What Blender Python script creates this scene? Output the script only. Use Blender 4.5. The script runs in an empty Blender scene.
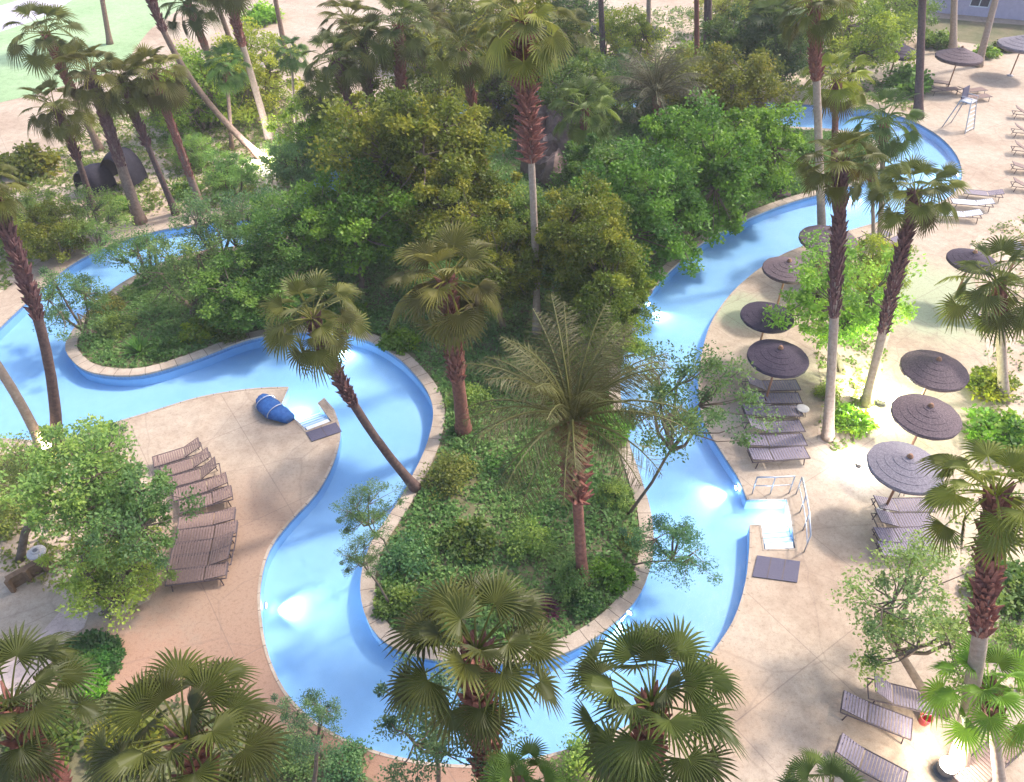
import bpy, math, random
import numpy as np
from mathutils import Vector, Matrix
from mathutils.geometry import delaunay_2d_cdt
R = math.radians
random.seed(7)
scene = bpy.context.scene
COL = scene.collection

# ------------------------------------------------------------------ camera
CAMH, PITCH, F = 20.0, R(41), 770.0
cam_d = bpy.data.cameras.new('camera'); cam = bpy.data.objects.new('camera', cam_d); COL.objects.link(cam)
cam.location = (0, 0, CAMH); cam.rotation_euler = (R(90) - PITCH, 0, 0)
cam_d.sensor_width = 36; cam_d.lens = F * 36 / 1024; cam_d.clip_end = 2000
scene.camera = cam
CAMP = Vector((0, 0, CAMH))
def ray(px, py):
    u = (px - 512) / F; v = (391 - py) / F
    return Vector((u, math.cos(PITCH) + v * math.sin(PITCH), -math.sin(PITCH) + v * math.cos(PITCH)))
def G(px, py, z=0.0):
    r = ray(px, py); t = (z - CAMH) / r.z
    return CAMP + r * t
def depth(p): return p.y * math.cos(PITCH) + (CAMH - p.z) * math.sin(PITCH)

# ------------------------------------------------------------------ node helpers
def new_mat(name):
    m = bpy.data.materials.new(name); m.use_nodes = True
    m.node_tree.nodes.clear(); return m, m.node_tree.nodes, m.node_tree.links
def nd(n, t, **kw):
    x = n.new(t)
    for k, v in kw.items(): setattr(x, k, v)
    return x
def out(n, l, sh):
    o = n.new('ShaderNodeOutputMaterial'); l.new(sh, o.inputs['Surface']); return o
def noise(n, l, vec, scale, detail=4, rough=.55):
    x = n.new('ShaderNodeTexNoise'); x.inputs['Scale'].default_value = scale
    x.inputs['Detail'].default_value = detail; x.inputs['Roughness'].default_value = rough
    if vec is not None: l.new(vec, x.inputs['Vector'])
    return x.outputs['Fac']
def ramp(n, l, fac, stops):
    x = n.new('ShaderNodeValToRGB'); l.new(fac, x.inputs['Fac'])
    e = x.color_ramp.elements
    while len(e) < len(stops): e.new(.5)
    for el, (p, c) in zip(e, stops): el.position = p; el.color = (*c, 1)
    return x.outputs['Color']
def mix(n, l, fac, a, b, mode='MIX'):
    x = n.new('ShaderNodeMix'); x.data_type = 'RGBA'; x.blend_type = mode
    def put(s, v):
        if hasattr(v, 'is_linked') or hasattr(v, 'node'): l.new(v, s)
        elif isinstance(v, (int, float)): s.default_value = v
        else: s.default_value = (*v, 1)
    put(x.inputs[0], fac); put(x.inputs[6], a); put(x.inputs[7], b)
    return x.outputs[2]
def bump(n, l, h, strength=.3, dist=.05):
    x = n.new('ShaderNodeBump'); x.inputs['Strength'].default_value = strength; x.inputs['Distance'].default_value = dist
    l.new(h, x.inputs['Height']); return x.outputs['Normal']
def princ(n, l, color, rough=.7, spec=.3, normal=None, metal=0.0):
    p = n.new('ShaderNodeBsdfPrincipled')
    if hasattr(color, 'node'): l.new(color, p.inputs['Base Color'])
    else: p.inputs['Base Color'].default_value = (*color, 1)
    p.inputs['Roughness'].default_value = rough; p.inputs['Specular IOR Level'].default_value = spec
    p.inputs['Metallic'].default_value = metal
    if normal is not None: l.new(normal, p.inputs['Normal'])
    return p.outputs['BSDF']
def simple_mat(name, c1, c2, scale=6, rough=.7, bmp=.2, metal=0.0, spec=.3):
    m, n, l = new_mat(name)
    co = nd(n, 'ShaderNodeTexCoord').outputs['Object']
    f = noise(n, l, co, scale, 6, .65)
    c = ramp(n, l, f, [(.3, c1), (.7, c2)])
    out(n, l, princ(n, l, c, rough, spec, bump(n, l, f, bmp, .03), metal)); return m
def leaf_mat(name, dark, mid, light, trans=.35, rough=.5):
    m, n, l = new_mat(name)
    at = nd(n, 'ShaderNodeAttribute', attribute_name='tint')
    oi = nd(n, 'ShaderNodeObjectInfo')
    c = ramp(n, l, at.outputs['Fac'], [(0, dark), (.5, mid), (1, light)])
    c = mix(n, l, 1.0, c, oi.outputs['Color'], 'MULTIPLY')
    hs = nd(n, 'ShaderNodeHueSaturation'); l.new(c, hs.inputs['Color'])
    mr = nd(n, 'ShaderNodeMapRange'); l.new(oi.outputs['Random'], mr.inputs['Value'])
    mr.inputs['To Min'].default_value = .47; mr.inputs['To Max'].default_value = .53
    l.new(mr.outputs[0], hs.inputs['Hue'])
    p = princ(n, l, hs.outputs['Color'], rough, .35)
    t = nd(n, 'ShaderNodeBsdfTranslucent'); l.new(hs.outputs['Color'], t.inputs['Color'])
    mx = nd(n, 'ShaderNodeMixShader'); mx.inputs['Fac'].default_value = trans
    l.new(p, mx.inputs[1]); l.new(t.outputs[0], mx.inputs[2])
    out(n, l, mx.outputs[0]); return m

# ------------------------------------------------------------------ materials
M = {}
M['palm_leaf'] = leaf_mat('palm_leaf', (.095, .085, .032), (.125, .160, .042), (.26, .29, .066), .4)
M['date_leaf'] = leaf_mat('date_leaf', (.095, .075, .045), (.115, .12, .05), (.17, .175, .075), .3)
M['leaf'] = leaf_mat('leaf', (.075, .135, .034), (.185, .265, .048), (.36, .40, .07), .5)
M['feather'] = leaf_mat('feather', (.105, .165, .078), (.18, .265, .09), (.30, .36, .11), .5)
M['cover'] = leaf_mat('cover', (.07, .12, .05), (.14, .20, .072), (.26, .27, .12), .45)
M['red_leaf'] = leaf_mat('red_leaf', (.10, .02, .05), (.16, .03, .06), (.25, .06, .06), .3)
M['bark'] = simple_mat('bark', (.16, .10, .075), (.30, .21, .16), 9, .9, .5)
M['pale_bark'] = simple_mat('pale_bark', (.30, .22, .17), (.46, .36, .29), 9, .9, .4)
M['red_bark'] = simple_mat('red_bark', (.13, .05, .04), (.30, .13, .09), 9, .9, .6)
M['dark_bark'] = simple_mat('dark_bark', (.07, .045, .045), (.16, .10, .085), 9, .9, .6)
M['boots'] = simple_mat('boots', (.16, .055, .045), (.36, .16, .12), 14, .85, .4)
M['dark_boots'] = simple_mat('dark_boots', (.09, .045, .05), (.22, .11, .10), 14, .85, .4)
M['limb'] = simple_mat('limb', (.10, .075, .055), (.20, .15, .115), 8, .9, .4)
M['thatch_dark'] = simple_mat('thatch_dark', (.022, .016, .03), (.075, .054, .078), 22, .8, .5)
M['thatch_grey'] = simple_mat('thatch_grey', (.13, .115, .14), (.27, .24, .27), 22, .8, .5)
M['thatch_brown'] = simple_mat('thatch_brown', (.06, .042, .05), (.18, .13, .14), 22, .8, .5)
M['pole_wood'] = simple_mat('pole_wood', (.22, .11, .07), (.36, .20, .12), 10, .7, .2)
M['strap'] = simple_mat('strap', (.185, .118, .10), (.30, .205, .18), 12, .65, .15)
M['lilac_strap'] = simple_mat('lilac_strap', (.17, .14, .185), (.27, .23, .28), 12, .65, .15)
M['pale_strap'] = simple_mat('pale_strap', (.55, .57, .66), (.75, .77, .83), 12, .6, .15)
M['lounger_frame'] = simple_mat('lounger_frame', (.06, .045, .05), (.12, .09, .095), 10, .5, .1)
M['steel'] = simple_mat('steel', (.36, .38, .44), (.48, .50, .56), 12, .4, .05, .6)
M['mat_grey'] = simple_mat('mat_grey', (.085, .08, .12), (.13, .12, .17), 40, .9, .4)
M['white_paint'] = simple_mat('white_paint', (.70, .74, .78), (.82, .84, .86), 5, .6, .1)
M['blue_canvas'] = simple_mat('blue_canvas', (.018, .075, .26), (.05, .16, .42), 8, .7, .3)
M['plaster'] = simple_mat('plaster', (.42, .38, .50), (.52, .47, .60), 3, .85, .2)
M['roof_red'] = simple_mat('roof_red', (.30, .13, .15), (.42, .20, .20), 5, .8, .3)
M['dark_glass'] = simple_mat('dark_glass', (.04, .04, .07), (.07, .07, .10), 3, .15, .0, 0, .5)
M['black_canvas'] = simple_mat('black_canvas', (.012, .010, .018), (.03, .026, .042), 8, .8, .3)
M['rock'] = simple_mat('rock', (.10, .065, .06), (.24, .17, .15), 2.5, .9, .8)
M['timber'] = simple_mat('timber', (.13, .08, .05), (.24, .15, .09), 7, .8, .3)
M['lamp_body'] = simple_mat('lamp_body', (.10, .10, .11), (.18, .18, .19), 10, .5, .1)
M['concrete'] = simple_mat('concrete', (.38, .36, .37), (.52, .49, .48), 6, .85, .3)
M['red_plastic'] = simple_mat('red_plastic', (.55, .06, .09), (.68, .10, .12), 4, .4, .05)
def lens_mat(name, col, s):
    m, n, l = new_mat(name)
    e = nd(n, 'ShaderNodeEmission'); e.inputs['Color'].default_value = (*col, 1); e.inputs['Strength'].default_value = s
    out(n, l, e.outputs[0]); return m
M['warm_lens'] = lens_mat('warm_lens', (1, .85, .66), 28)
M['pool_lens'] = lens_mat('pool_lens', (.85, .95, 1), 14)

def ground_mat(name, stops, crack=.0, rough=.85, scales=(.25, 2.2, 30), light_patches=()):
    m, n, l = new_mat(name)
    geo = nd(n, 'ShaderNodeNewGeometry').outputs['Position']
    a = noise(n, l, geo, scales[0], 5, .6); b = noise(n, l, geo, scales[1], 6, .65); c = noise(n, l, geo, scales[2], 3, .6)
    col = ramp(n, l, a, stops)
    col = mix(n, l, .55, col, ramp(n, l, b, [(.30, (.70, .67, .65)), (.62, (1.12, 1.12, 1.12))]), 'MULTIPLY')
    for (cx, cy, r_, pc) in light_patches:        # lamp tints and umbrella shade painted into the colour, ragged soft edge
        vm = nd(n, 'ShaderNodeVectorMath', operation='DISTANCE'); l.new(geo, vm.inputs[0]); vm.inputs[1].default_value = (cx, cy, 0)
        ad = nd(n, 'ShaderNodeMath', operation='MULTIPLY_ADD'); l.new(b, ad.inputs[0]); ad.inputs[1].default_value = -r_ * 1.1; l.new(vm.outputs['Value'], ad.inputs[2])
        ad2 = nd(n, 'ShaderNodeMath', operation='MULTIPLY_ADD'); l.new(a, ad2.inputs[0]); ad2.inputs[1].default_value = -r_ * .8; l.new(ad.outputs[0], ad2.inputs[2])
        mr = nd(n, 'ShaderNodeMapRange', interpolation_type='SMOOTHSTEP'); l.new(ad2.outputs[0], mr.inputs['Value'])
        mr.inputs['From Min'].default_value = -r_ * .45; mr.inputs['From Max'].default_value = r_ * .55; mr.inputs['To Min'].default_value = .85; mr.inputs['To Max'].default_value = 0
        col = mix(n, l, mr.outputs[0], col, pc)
    d_ = noise(n, l, geo, 9, 8, .75)
    col = mix(n, l, .5, col, ramp(n, l, d_, [(.36, (.62, .58, .54)), (.50, (1.05, 1.05, 1.05))]), 'MULTIPLY')
    col = mix(n, l, .30, col, ramp(n, l, c, [(.3, (.6, .6, .6)), (.7, (1.2, 1.2, 1.2))]), 'MULTIPLY')
    h = c
    if crack:
        wob = nd(n, 'ShaderNodeTexNoise'); wob.inputs['Scale'].default_value = .8; l.new(geo, wob.inputs['Vector'])
        ad = nd(n, 'ShaderNodeVectorMath', operation='MULTIPLY_ADD'); l.new(wob.outputs['Color'], ad.inputs[0])
        ad.inputs[1].default_value = (.35, .35, 0); l.new(geo, ad.inputs[2])
        v = nd(n, 'ShaderNodeTexVoronoi', feature='DISTANCE_TO_EDGE'); v.inputs['Scale'].default_value = .36
        l.new(ad.outputs[0], v.inputs['Vector'])
        line = ramp(n, l, v.outputs['Distance'], [(.0, (1, 1, 1)), (.014, (0, 0, 0))])
        for ang, pit in ((.6, 3.4), (.6 + math.pi / 2, 4.6)):      # saw-cut joints
            dt = nd(n, 'ShaderNodeVectorMath', operation='DOT_PRODUCT'); l.new(geo, dt.inputs[0]); dt.inputs[1].default_value = (math.cos(ang) / pit, math.sin(ang) / pit, 0)
            fr = nd(n, 'ShaderNodeMath', operation='FRACT'); l.new(dt.outputs['Value'], fr.inputs[0])
            lt = nd(n, 'ShaderNodeMath', operation='LESS_THAN'); l.new(fr.outputs[0], lt.inputs[0]); lt.inputs[1].default_value = .03 / pit
            fj = nd(n, 'ShaderNodeMath', operation='MULTIPLY'); l.new(lt.outputs[0], fj.inputs[0]); fj.inputs[1].default_value = .42
            col = mix(n, l, fj.outputs[0], col, (.17, .12, .10))
        fm = nd(n, 'ShaderNodeMath', operation='MULTIPLY'); l.new(line, fm.inputs[0]); fm.inputs[1].default_value = crack
        col = mix(n, l, fm.outputs[0], col, (.17, .12, .10))
    out(n, l, princ(n, l, col, rough, .25, bump(n, l, h, .25, .02))); return m
M['deck'] = ground_mat('deck', [(.28, (.34, .25, .185)), (.48, (.425, .335, .255)), (.72, (.47, .395, .315))], .26, light_patches=[(*G(255, 700).xy, 3.6, (.27, .155, .105)), (*G(440, 790).xy, 3.4, (.30, .165, .11)), (*G(225, 560).xy, 3.0, (.33, .215, .15)), (*G(110, 690).xy, 2.0, (.38, .22, .15)), (*G(700, 700).xy, 1.6, (.40, .28, .19)), (*G(930, 300).xy, 3.2, (.37, .42, .27)), (*G(742, 310).xy, 1.3, (.36, .40, .26)), (*G(722, 385).xy, 1.3, (.27, .20, .15))])  # warm and green lamp light and umbrella shade painted on as patches
M['soil'] = ground_mat('soil', [(.3, (.10, .11, .05)), (.6, (.18, .16, .09)), (.8, (.30, .21, .14))], 0, .95, (.6, 3, 25))
M['sand'] = ground_mat('sand', [(.3, (.42, .31, .22)), (.55, (.56, .44, .35)), (.75, (.50, .44, .26))], 0, .95, (.35, 2, 25))
M['lawn'] = ground_mat('lawn', [(.3, (.26, .38, .20)), (.7, (.36, .48, .28))], 0, .95, (.15, 2, 25))
M['path'] = ground_mat('path', [(.3, (.50, .38, .34)), (.7, (.60, .48, .44))], 0, .9, (.4, 2, 25))
M['coping'] = ground_mat('coping', [(.3, (.36, .29, .23)), (.7, (.50, .41, .33))], 0, .85, (.8, 4, 30))
M['grey_path'] = ground_mat('grey_path', [(.3, (.46, .43, .52)), (.7, (.58, .54, .62))], 0, .9, (.4, 2, 25))
def basin_mat():
    m, n, l = new_mat('basin_paint')
    geo = nd(n, 'ShaderNodeNewGeometry').outputs['Position']
    a = noise(n, l, geo, .22, 3, .5); b = noise(n, l, geo, 2.2, 6, .6)
    c = ramp(n, l, a, [(.3, (.27, .475, .71)), (.7, (.39, .58, .79))])
    c = mix(n, l, .25, c, ramp(n, l, b, [(.3, (.8, .85, .9)), (.7, (1.1, 1.1, 1.1))]), 'MULTIPLY')
    out(n, l, princ(n, l, c, .7, .2)); return m
M['basin'] = basin_mat()
def water_mat():
    m, n, l = new_mat('river_water')
    geo = nd(n, 'ShaderNodeNewGeometry').outputs['Position']
    a = noise(n, l, geo, 3.5, 4, .6)
    nm = bump(n, l, a, .4, .10)
    tr = nd(n, 'ShaderNodeBsdfTransparent'); tr.inputs['Color'].default_value = (.86, .95, 1, 1)
    gl = nd(n, 'ShaderNodeBsdfGlossy'); gl.inputs['Roughness'].default_value = .06; l.new(nm, gl.inputs['Normal'])
    fr = nd(n, 'ShaderNodeFresnel'); fr.inputs['IOR'].default_value = 1.33; l.new(nm, fr.inputs['Normal'])
    mx = nd(n, 'ShaderNodeMixShader'); l.new(fr.outputs[0], mx.inputs[0]); l.new(tr.outputs[0], mx.inputs[1]); l.new(gl.outputs[0], mx.inputs[2])
    out(n, l, mx.outputs[0]); return m
M['water'] = water_mat()

# ------------------------------------------------------------------ mesh builder
class MB:
    def __init__(s): s.v = []; s.f = []; s.t = []
    def add(s, vs, fs, tint=.5):
        o = len(s.v); s.v += [tuple(p) for p in vs]; s.f += [tuple(i + o for i in f) for f in fs]; s.t += [tint] * len(vs)
    def box(s, c, size, rot=None):
        x, y, z = (d / 2 for d in size); vs = []
        for a in (-1, 1):
            for b in (-1, 1):
                for d in (-1, 1):
                    p = Vector((a * x, b * y, d * z))
                    if rot is not None: p = rot @ p
                    vs.append(p + Vector(c))
        s.add(vs, [(0, 1, 3, 2), (4, 6, 7, 5), (0, 4, 5, 1), (2, 3, 7, 6), (0, 2, 6, 4), (1, 5, 7, 3)])
    def bar(s, a, b, w, h):
        a, b = Vector(a), Vector(b); d = b - a
        q = d.to_track_quat('X', 'Z').to_matrix()
        s.box((a + b) / 2, (d.length, w, h), q)
    def tube(s, pts, rad, seg=10, cap=True, jit=0.0, tint=.5):
        pts = [Vector(p) for p in pts]; n = len(pts)
        if not isinstance(rad, (list, tuple)): rad = [rad] * n
        vs = []; fs = []; nx = Vector((1, 0, 0))
        for i, p in enumerate(pts):
            d = (pts[min(i + 1, n - 1)] - pts[max(i - 1, 0)]).normalized()
            nx = (nx - d * nx.dot(d))
            if nx.length < 1e-3: nx = d.orthogonal()
            nx.normalize(); ny = d.cross(nx)
            for k in range(seg):
                a = 2 * math.pi * k / seg; r = rad[i] * (1 + jit * random.uniform(-1, 1))
                vs.append(p + nx * math.cos(a) * r + ny * math.sin(a) * r)
        for i in range(n - 1):
            for k in range(seg):
                k2 = (k + 1) % seg; fs.append((i * seg + k, i * seg + k2, (i + 1) * seg + k2, (i + 1) * seg + k))
        if cap: fs.append(tuple(range(seg - 1, -1, -1))); fs.append(tuple((n - 1) * seg + k for k in range(seg)))
        s.add(vs, fs, tint)
    def lathe(s, prof, seg=24, jit=0.0):
        vs = []; fs = []
        for r, z in prof:
            for k in range(seg):
                a = 2 * math.pi * k / seg; q = r * (1 + jit * random.uniform(-1, 1)); vs.append((q * math.cos(a), q * math.sin(a), z + jit * .3 * random.uniform(-1, 1)))
        for i in range(len(prof) - 1):
            for k in range(seg):
                k2 = (k + 1) % seg; fs.append((i * seg + k, i * seg + k2, (i + 1) * seg + k2, (i + 1) * seg + k))
        s.add(vs, fs)
    def mesh(s, name, mat, smooth=False):
        me = bpy.data.meshes.new(name); me.from_pydata(s.v, [], s.f); me.materials.append(mat)
        at = me.attributes.new('tint', 'FLOAT', 'POINT'); at.data.foreach_set('value', np.clip(np.array(s.t, dtype=np.float32), 0, 1))
        if smooth: me.polygons.foreach_set('use_smooth', [True] * len(me.polygons))
        me.update(); return me
    def build(s, name, mat, parent=None, loc=(0, 0, 0), smooth=False): return link(name, s.mesh(name, mat, smooth), parent, loc)
def link(name, me, parent=None, loc=(0, 0, 0)):
    o = bpy.data.objects.new(name, me); COL.objects.link(o); o.location = loc
    if parent is not None: o.parent = parent
    return o
def np_mesh(name, V, Fc, T, mat, smooth=False):
    me = bpy.data.meshes.new(name); nv, nf = len(V), len(Fc); k = Fc.shape[1]
    me.vertices.add(nv); me.vertices.foreach_set('co', V.astype(np.float32).ravel())
    me.loops.add(nf * k); me.loops.foreach_set('vertex_index', Fc.astype(np.int32).ravel())
    me.polygons.add(nf); me.polygons.foreach_set('loop_start', np.arange(0, nf * k, k, dtype=np.int32))
    me.materials.append(mat); me.update(calc_edges=True)
    at = me.attributes.new('tint', 'FLOAT', 'POINT'); at.data.foreach_set('value', np.clip(T, 0, 1).astype(np.float32))
    return me
def tag(o, label=None, cat=None, group=None, kind=None):
    if label: o['label'] = label
    if cat: o['category'] = cat
    if group: o['group'] = group
    if kind: o['kind'] = kind
    return o
def empty(name, loc, rz=0):
    o = bpy.data.objects.new(name, None); COL.objects.link(o); o.location = loc; o.rotation_euler = (0, 0, rz)
    o.empty_display_size = .3; return o
def copy_tree(o, parent=None):
    c = o.copy(); COL.objects.link(c)
    if parent is not None: c.parent = parent
    for ch in list(o.children): copy_tree(ch, c)
    return c

# ------------------------------------------------------------------ plan outlines
def smooth_loop(px, step=.35, z=0, closed=True):
    """closed outline through ground points; a third item 'c' makes a sharp corner"""
    P = [(G(p[0], p[1], z), len(p) > 2) for p in px]; n = len(P); res = []
    for i in range(n):
        (p0, c0), (p1, c1), (p2, c2), (p3, c3) = P[i - 1], P[i], P[(i + 1) % n], P[(i + 2) % n]
        m1 = (p2 - p1) if c1 else (p2 - p0) * .5
        m2 = (p2 - p1) if c2 else (p3 - p1) * .5
        L = (p2 - p1).length; k = max(1, int(L / step)) if not (c1 and c2) else 1
        lim = L * 1.1
        if m1.length > lim: m1 = m1.normalized() * lim
        if m2.length > lim: m2 = m2.normalized() * lim
        for j in range(k):
            t = j / k; t2, t3 = t * t, t * t * t
            q = p1 * (2 * t3 - 3 * t2 + 1) + m1 * (t3 - 2 * t2 + t) + p2 * (-2 * t3 + 3 * t2) + m2 * (t3 - t2)
            res.append((q.x, q.y))
    return res
def inside(p, poly):
    x, y = p; r = False; n = len(poly); j = n - 1
    for i in range(n):
        xi, yi = poly[i]; xj, yj = poly[j]
        if (yi > y) != (yj > y) and x < (xj - xi) * (y - yi) / (yj - yi) + xi: r = not r
        j = i
    return r
def inside_np(P, poly):
    x, y = P[:, 0], P[:, 1]; r = np.zeros(len(P), bool); n = len(poly); j = n - 1
    for i in range(n):
        xi, yi = poly[i]; xj, yj = poly[j]
        if yi != yj:
            r ^= ((yi > y) != (yj > y)) & (x < (xj - xi) * (y - yi) / (yj - yi) + xi)
        j = i
    return r
def area(poly): return sum(poly[i - 1][0] * poly[i][1] - poly[i][0] * poly[i - 1][1] for i in range(len(poly))) / 2
def sheet(name, outer, holes, z, mat, kind='structure'):
    vs = []; es = []
    for lp in [outer] + holes:
        o = len(vs); vs += [Vector(p) for p in lp]; es += [(o + i, o + (i + 1) % len(lp)) for i in range(len(lp))]
    V, E, Fs, *_ = delaunay_2d_cdt(vs, es, [], 0, 1e-5)
    keep = []
    for f in Fs:
        c = (sum(V[i].x for i in f) / 3, sum(V[i].y for i in f) / 3)
        if inside(c, outer) and not any(inside(c, h) for h in holes):
            a, b, d = (V[i] for i in f)
            if (b - a).cross(d - a) < 0: f = f[::-1]
            keep.append(tuple(f))
    mb = MB(); mb.v = [(p.x, p.y, z) for p in V]; mb.f = keep; mb.t = [.5] * len(V)
    o = mb.build(name, mat); tag(o, kind=kind); return o
def offset(poly, d):
    n = len(poly); s = 1 if area(poly) > 0 else -1; r = []
    for i in range(n):
        a, b = Vector(poly[i - 1]), Vector(poly[(i + 1) % n]); t = (b - a)
        if t.length < 1e-6: r.append(poly[i]); continue
        t.normalize(); nrm = Vector((t.y, -t.x)) * s
        r.append((poly[i][0] + nrm.x * d, poly[i][1] + nrm.y * d))
    return r
def ring(name, poly, w, z0, z1, mat, lip=.03):
    """coping: from the pool edge (overhanging by lip) w metres back; w<0 goes inwards"""
    a = offset(poly, -lip if w > 0 else lip); b = offset(poly, w); n = len(poly); mb = MB()
    vs = [(x, y, z1) for x, y in a] + [(x, y, z1) for x, y in b] + [(x, y, z0) for x, y in a] + [(x, y, z0) for x, y in b]
    fs = []
    for i in range(n):
        j = (i + 1) % n
        fs += [(i, j, n + j, n + i), (i, 2 * n + i, 2 * n + j, j), (n + i, n + j, 3 * n + j, 3 * n + i), (2 * n + i, 3 * n + i, 3 * n + j, 2 * n + j)]
    mb.add(vs, fs); o = mb.build(name, mat); tag(o, kind='structure')
    arc_attr(o.data, poly, 4); return o
def arc_attr(me, poly, reps):
    P = np.array(poly); ds = np.linalg.norm(np.diff(P, axis=0), axis=1); arc = np.concatenate([[0], np.cumsum(ds)])
    at = me.attributes.new('arc', 'FLOAT', 'POINT'); at.data.foreach_set('value', np.tile(arc, reps).astype(np.float32))

OUTER = [(-90, 400), (-40, 432), (25, 440), (60, 440), (110, 424), (150, 412), (200, 397), (250, 389), (288, 387, 'c'), (281, 404, 'c'), (306, 431, 'c'), (332, 421, 'c'),
         (318, 403, 'c'), (324, 398, 'c'), (334, 410, 'c'), (340, 432), (333, 462), (316, 493), (290, 521), (269, 550), (260, 585), (261, 620), (268, 655), (284, 690), (310, 718),
         (350, 742), (400, 758), (450, 765), (500, 764), (560, 752), (620, 730), (668, 700), (705, 662), (733, 622), (746, 582), (750, 545), (750, 525, 'c'), (761, 525, 'c'),
         (764, 550, 'c'), (796, 549, 'c'), (792, 522, 'c'), (787, 499, 'c'), (747, 499, 'c'), (740, 480), (722, 452), (706, 425), (699, 395), (702, 355), (714, 318), (740, 285), (780, 256), (830, 237), (875, 223),
         (915, 212), (945, 200), (960, 185), (961, 165), (950, 146), (930, 130), (900, 116), (850, 107), (800, 104), (740, 100), (670, 90), (600, 84), (530, 84), (460, 92), (395, 106),
         (340, 150), (300, 195), (262, 216), (215, 222), (160, 230), (110, 245), (70, 265), (40, 290), (15, 312), (-20, 345)]
ISLAND = [(67, 345), (74, 362), (95, 374), (140, 376), (190, 362), (250, 340), (300, 333), (355, 337), (395, 356), (424, 386), (434, 412), (428, 445), (412, 480), (395, 510), (372, 545), (362, 580),
          (365, 612), (380, 638), (410, 655), (450, 662), (500, 664), (545, 660), (583, 645), (615, 622), (640, 592), (652, 555), (650, 515), (640, 480), (627, 440), (620, 400), (621, 365), (632, 328),
          (650, 293), (680, 262), (712, 237), (760, 214), (800, 200), (840, 190), (872, 177), (886, 158), (872, 140), (835, 131), (780, 127), (700, 116), (620, 108), (540, 106), (470, 114), (415, 128), (370, 165), (335, 205),
          (295, 235), (240, 247), (190, 255), (150, 270), (115, 290), (85, 318)]
outer = smooth_loop(OUTER); island = smooth_loop(ISLAND)
if area(outer) < 0: outer.reverse()
if area(island) < 0: island.reverse()
BIG = [(-260, -12), (260, -12), (260, 320), (-260, 320)]
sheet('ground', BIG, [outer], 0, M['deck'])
sheet('island_ground', island, [], .05, M['soil'])
sheet('river_floor', outer, [], -.52, M['basin'])
sheet('river_water', outer, [island], -.07, M['water'])
mb = MB()
for poly, s in ((outer, 1), (island, -1)):
    n = len(poly)
    vs = [(x, y, -.52) for x, y in poly] + [(x, y, 0.0 if s == 1 else .05) for x, y in poly]
    mb.add(vs, [(i, (i + 1) % n, n + (i + 1) % n, n + i) for i in range(n)])
tag(mb.build('river_wall', M['basin']), kind='structure')
def jointed(name, c1, c2, pitch, gap, jc, rough=.8, vpitch=0):
    m, n, l = new_mat(name)
    geo = nd(n, 'ShaderNodeNewGeometry').outputs['Position']; at = nd(n, 'ShaderNodeAttribute', attribute_name='arc')
    a = noise(n, l, geo, 1.3, 5, .65); b = noise(n, l, geo, 22, 4, .6)
    col = ramp(n, l, a, [(.3, c1), (.7, c2)]); col = mix(n, l, .4, col, ramp(n, l, b, [(.3, (.6, .58, .55)), (.7, (1.2, 1.2, 1.2))]), 'MULTIPLY')
    def line(v, p):
        d = nd(n, 'ShaderNodeMath', operation='DIVIDE'); l.new(v, d.inputs[0]); d.inputs[1].default_value = p
        f = nd(n, 'ShaderNodeMath', operation='FRACT'); l.new(d.outputs[0], f.inputs[0])
        c = nd(n, 'ShaderNodeMath', operation='LESS_THAN'); l.new(f.outputs[0], c.inputs[0]); c.inputs[1].default_value = gap / p; return c.outputs[0]
    col = mix(n, l, line(at.outputs['Fac'], pitch), col, jc)
    if vpitch:
        sp = nd(n, 'ShaderNodeSeparateXYZ'); l.new(geo, sp.inputs[0]); ad = nd(n, 'ShaderNodeMath', operation='ADD'); l.new(sp.outputs[2], ad.inputs[0]); ad.inputs[1].default_value = 5
        col = mix(n, l, line(ad.outputs[0], vpitch), col, jc)
    out(n, l, princ(n, l, col, rough, .3, bump(n, l, b, .25, .02))); return m
M['coping'] = jointed('coping', (.33, .26, .20), (.50, .41, .33), .62, .022, (.12, .09, .07))
M['tile'] = jointed('tile', (.12, .24, .44), (.19, .34, .56), .15, .012, (.35, .42, .5), .35, .075)
for poly, s, zt, nme in ((outer, 1, -.002, 'river_tile_band'), (island, -1, .02, 'island_tile_band')):
    q = offset(poly, -.006 * s); n = len(q); mb = MB()
    mb.add([(x, y, -.16) for x, y in q] + [(x, y, zt) for x, y in q], [(i, (i + 1) % n, n + (i + 1) % n, n + i) for i in range(n)])
    o = mb.build(nme, M['tile']); tag(o, kind='structure'); arc_attr(o.data, poly, 2)
ring('island_coping', island, -.42, .02, .10, M['coping'])
ring('deck_coping', outer, .06, -.04, .014, M['coping'], .02)

# planting beds, lawn, paths: thin sheets laid on the ground
def bed(name, px, z, mat): 
    p = smooth_loop(px, .6)
    if area(p) < 0: p.reverse()
    return p, sheet(name, p, [], z, mat)
BED_R, _ = bed('planting_bed', [(817, 262), (860, 248), (890, 262), (897, 300), (886, 350), (874, 405), (862, 438), (838, 450), (818, 440), (823, 400), (815, 350), (806, 300)], .008, M['sand'])
BED_FR, _ = bed('planting_bed', [(985, 232), (1150, 210), (1180, 700), (1010, 700), (958, 650), (948, 560), (955, 480), (972, 420), (990, 375), (978, 300)], .008, M['sand'])
BED_L, _ = bed('planting_bed', [(-200, 470), (-60, 450), (40, 449), (95, 440), (128, 452), (146, 480), (158, 512), (160, 560), (150, 600), (120, 616), (80, 608), (50, 588), (10, 575), (-100, 600), (-220, 620)], .008, M['sand'])
BED_BL, _ = bed('planting_bed', [(-250, 735), (-40, 690), (50, 688), (130, 694), (215, 712), (290, 735), (345, 765), (390, 800), (380, 900), (-250, 930)], .008, M['soil'])
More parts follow.
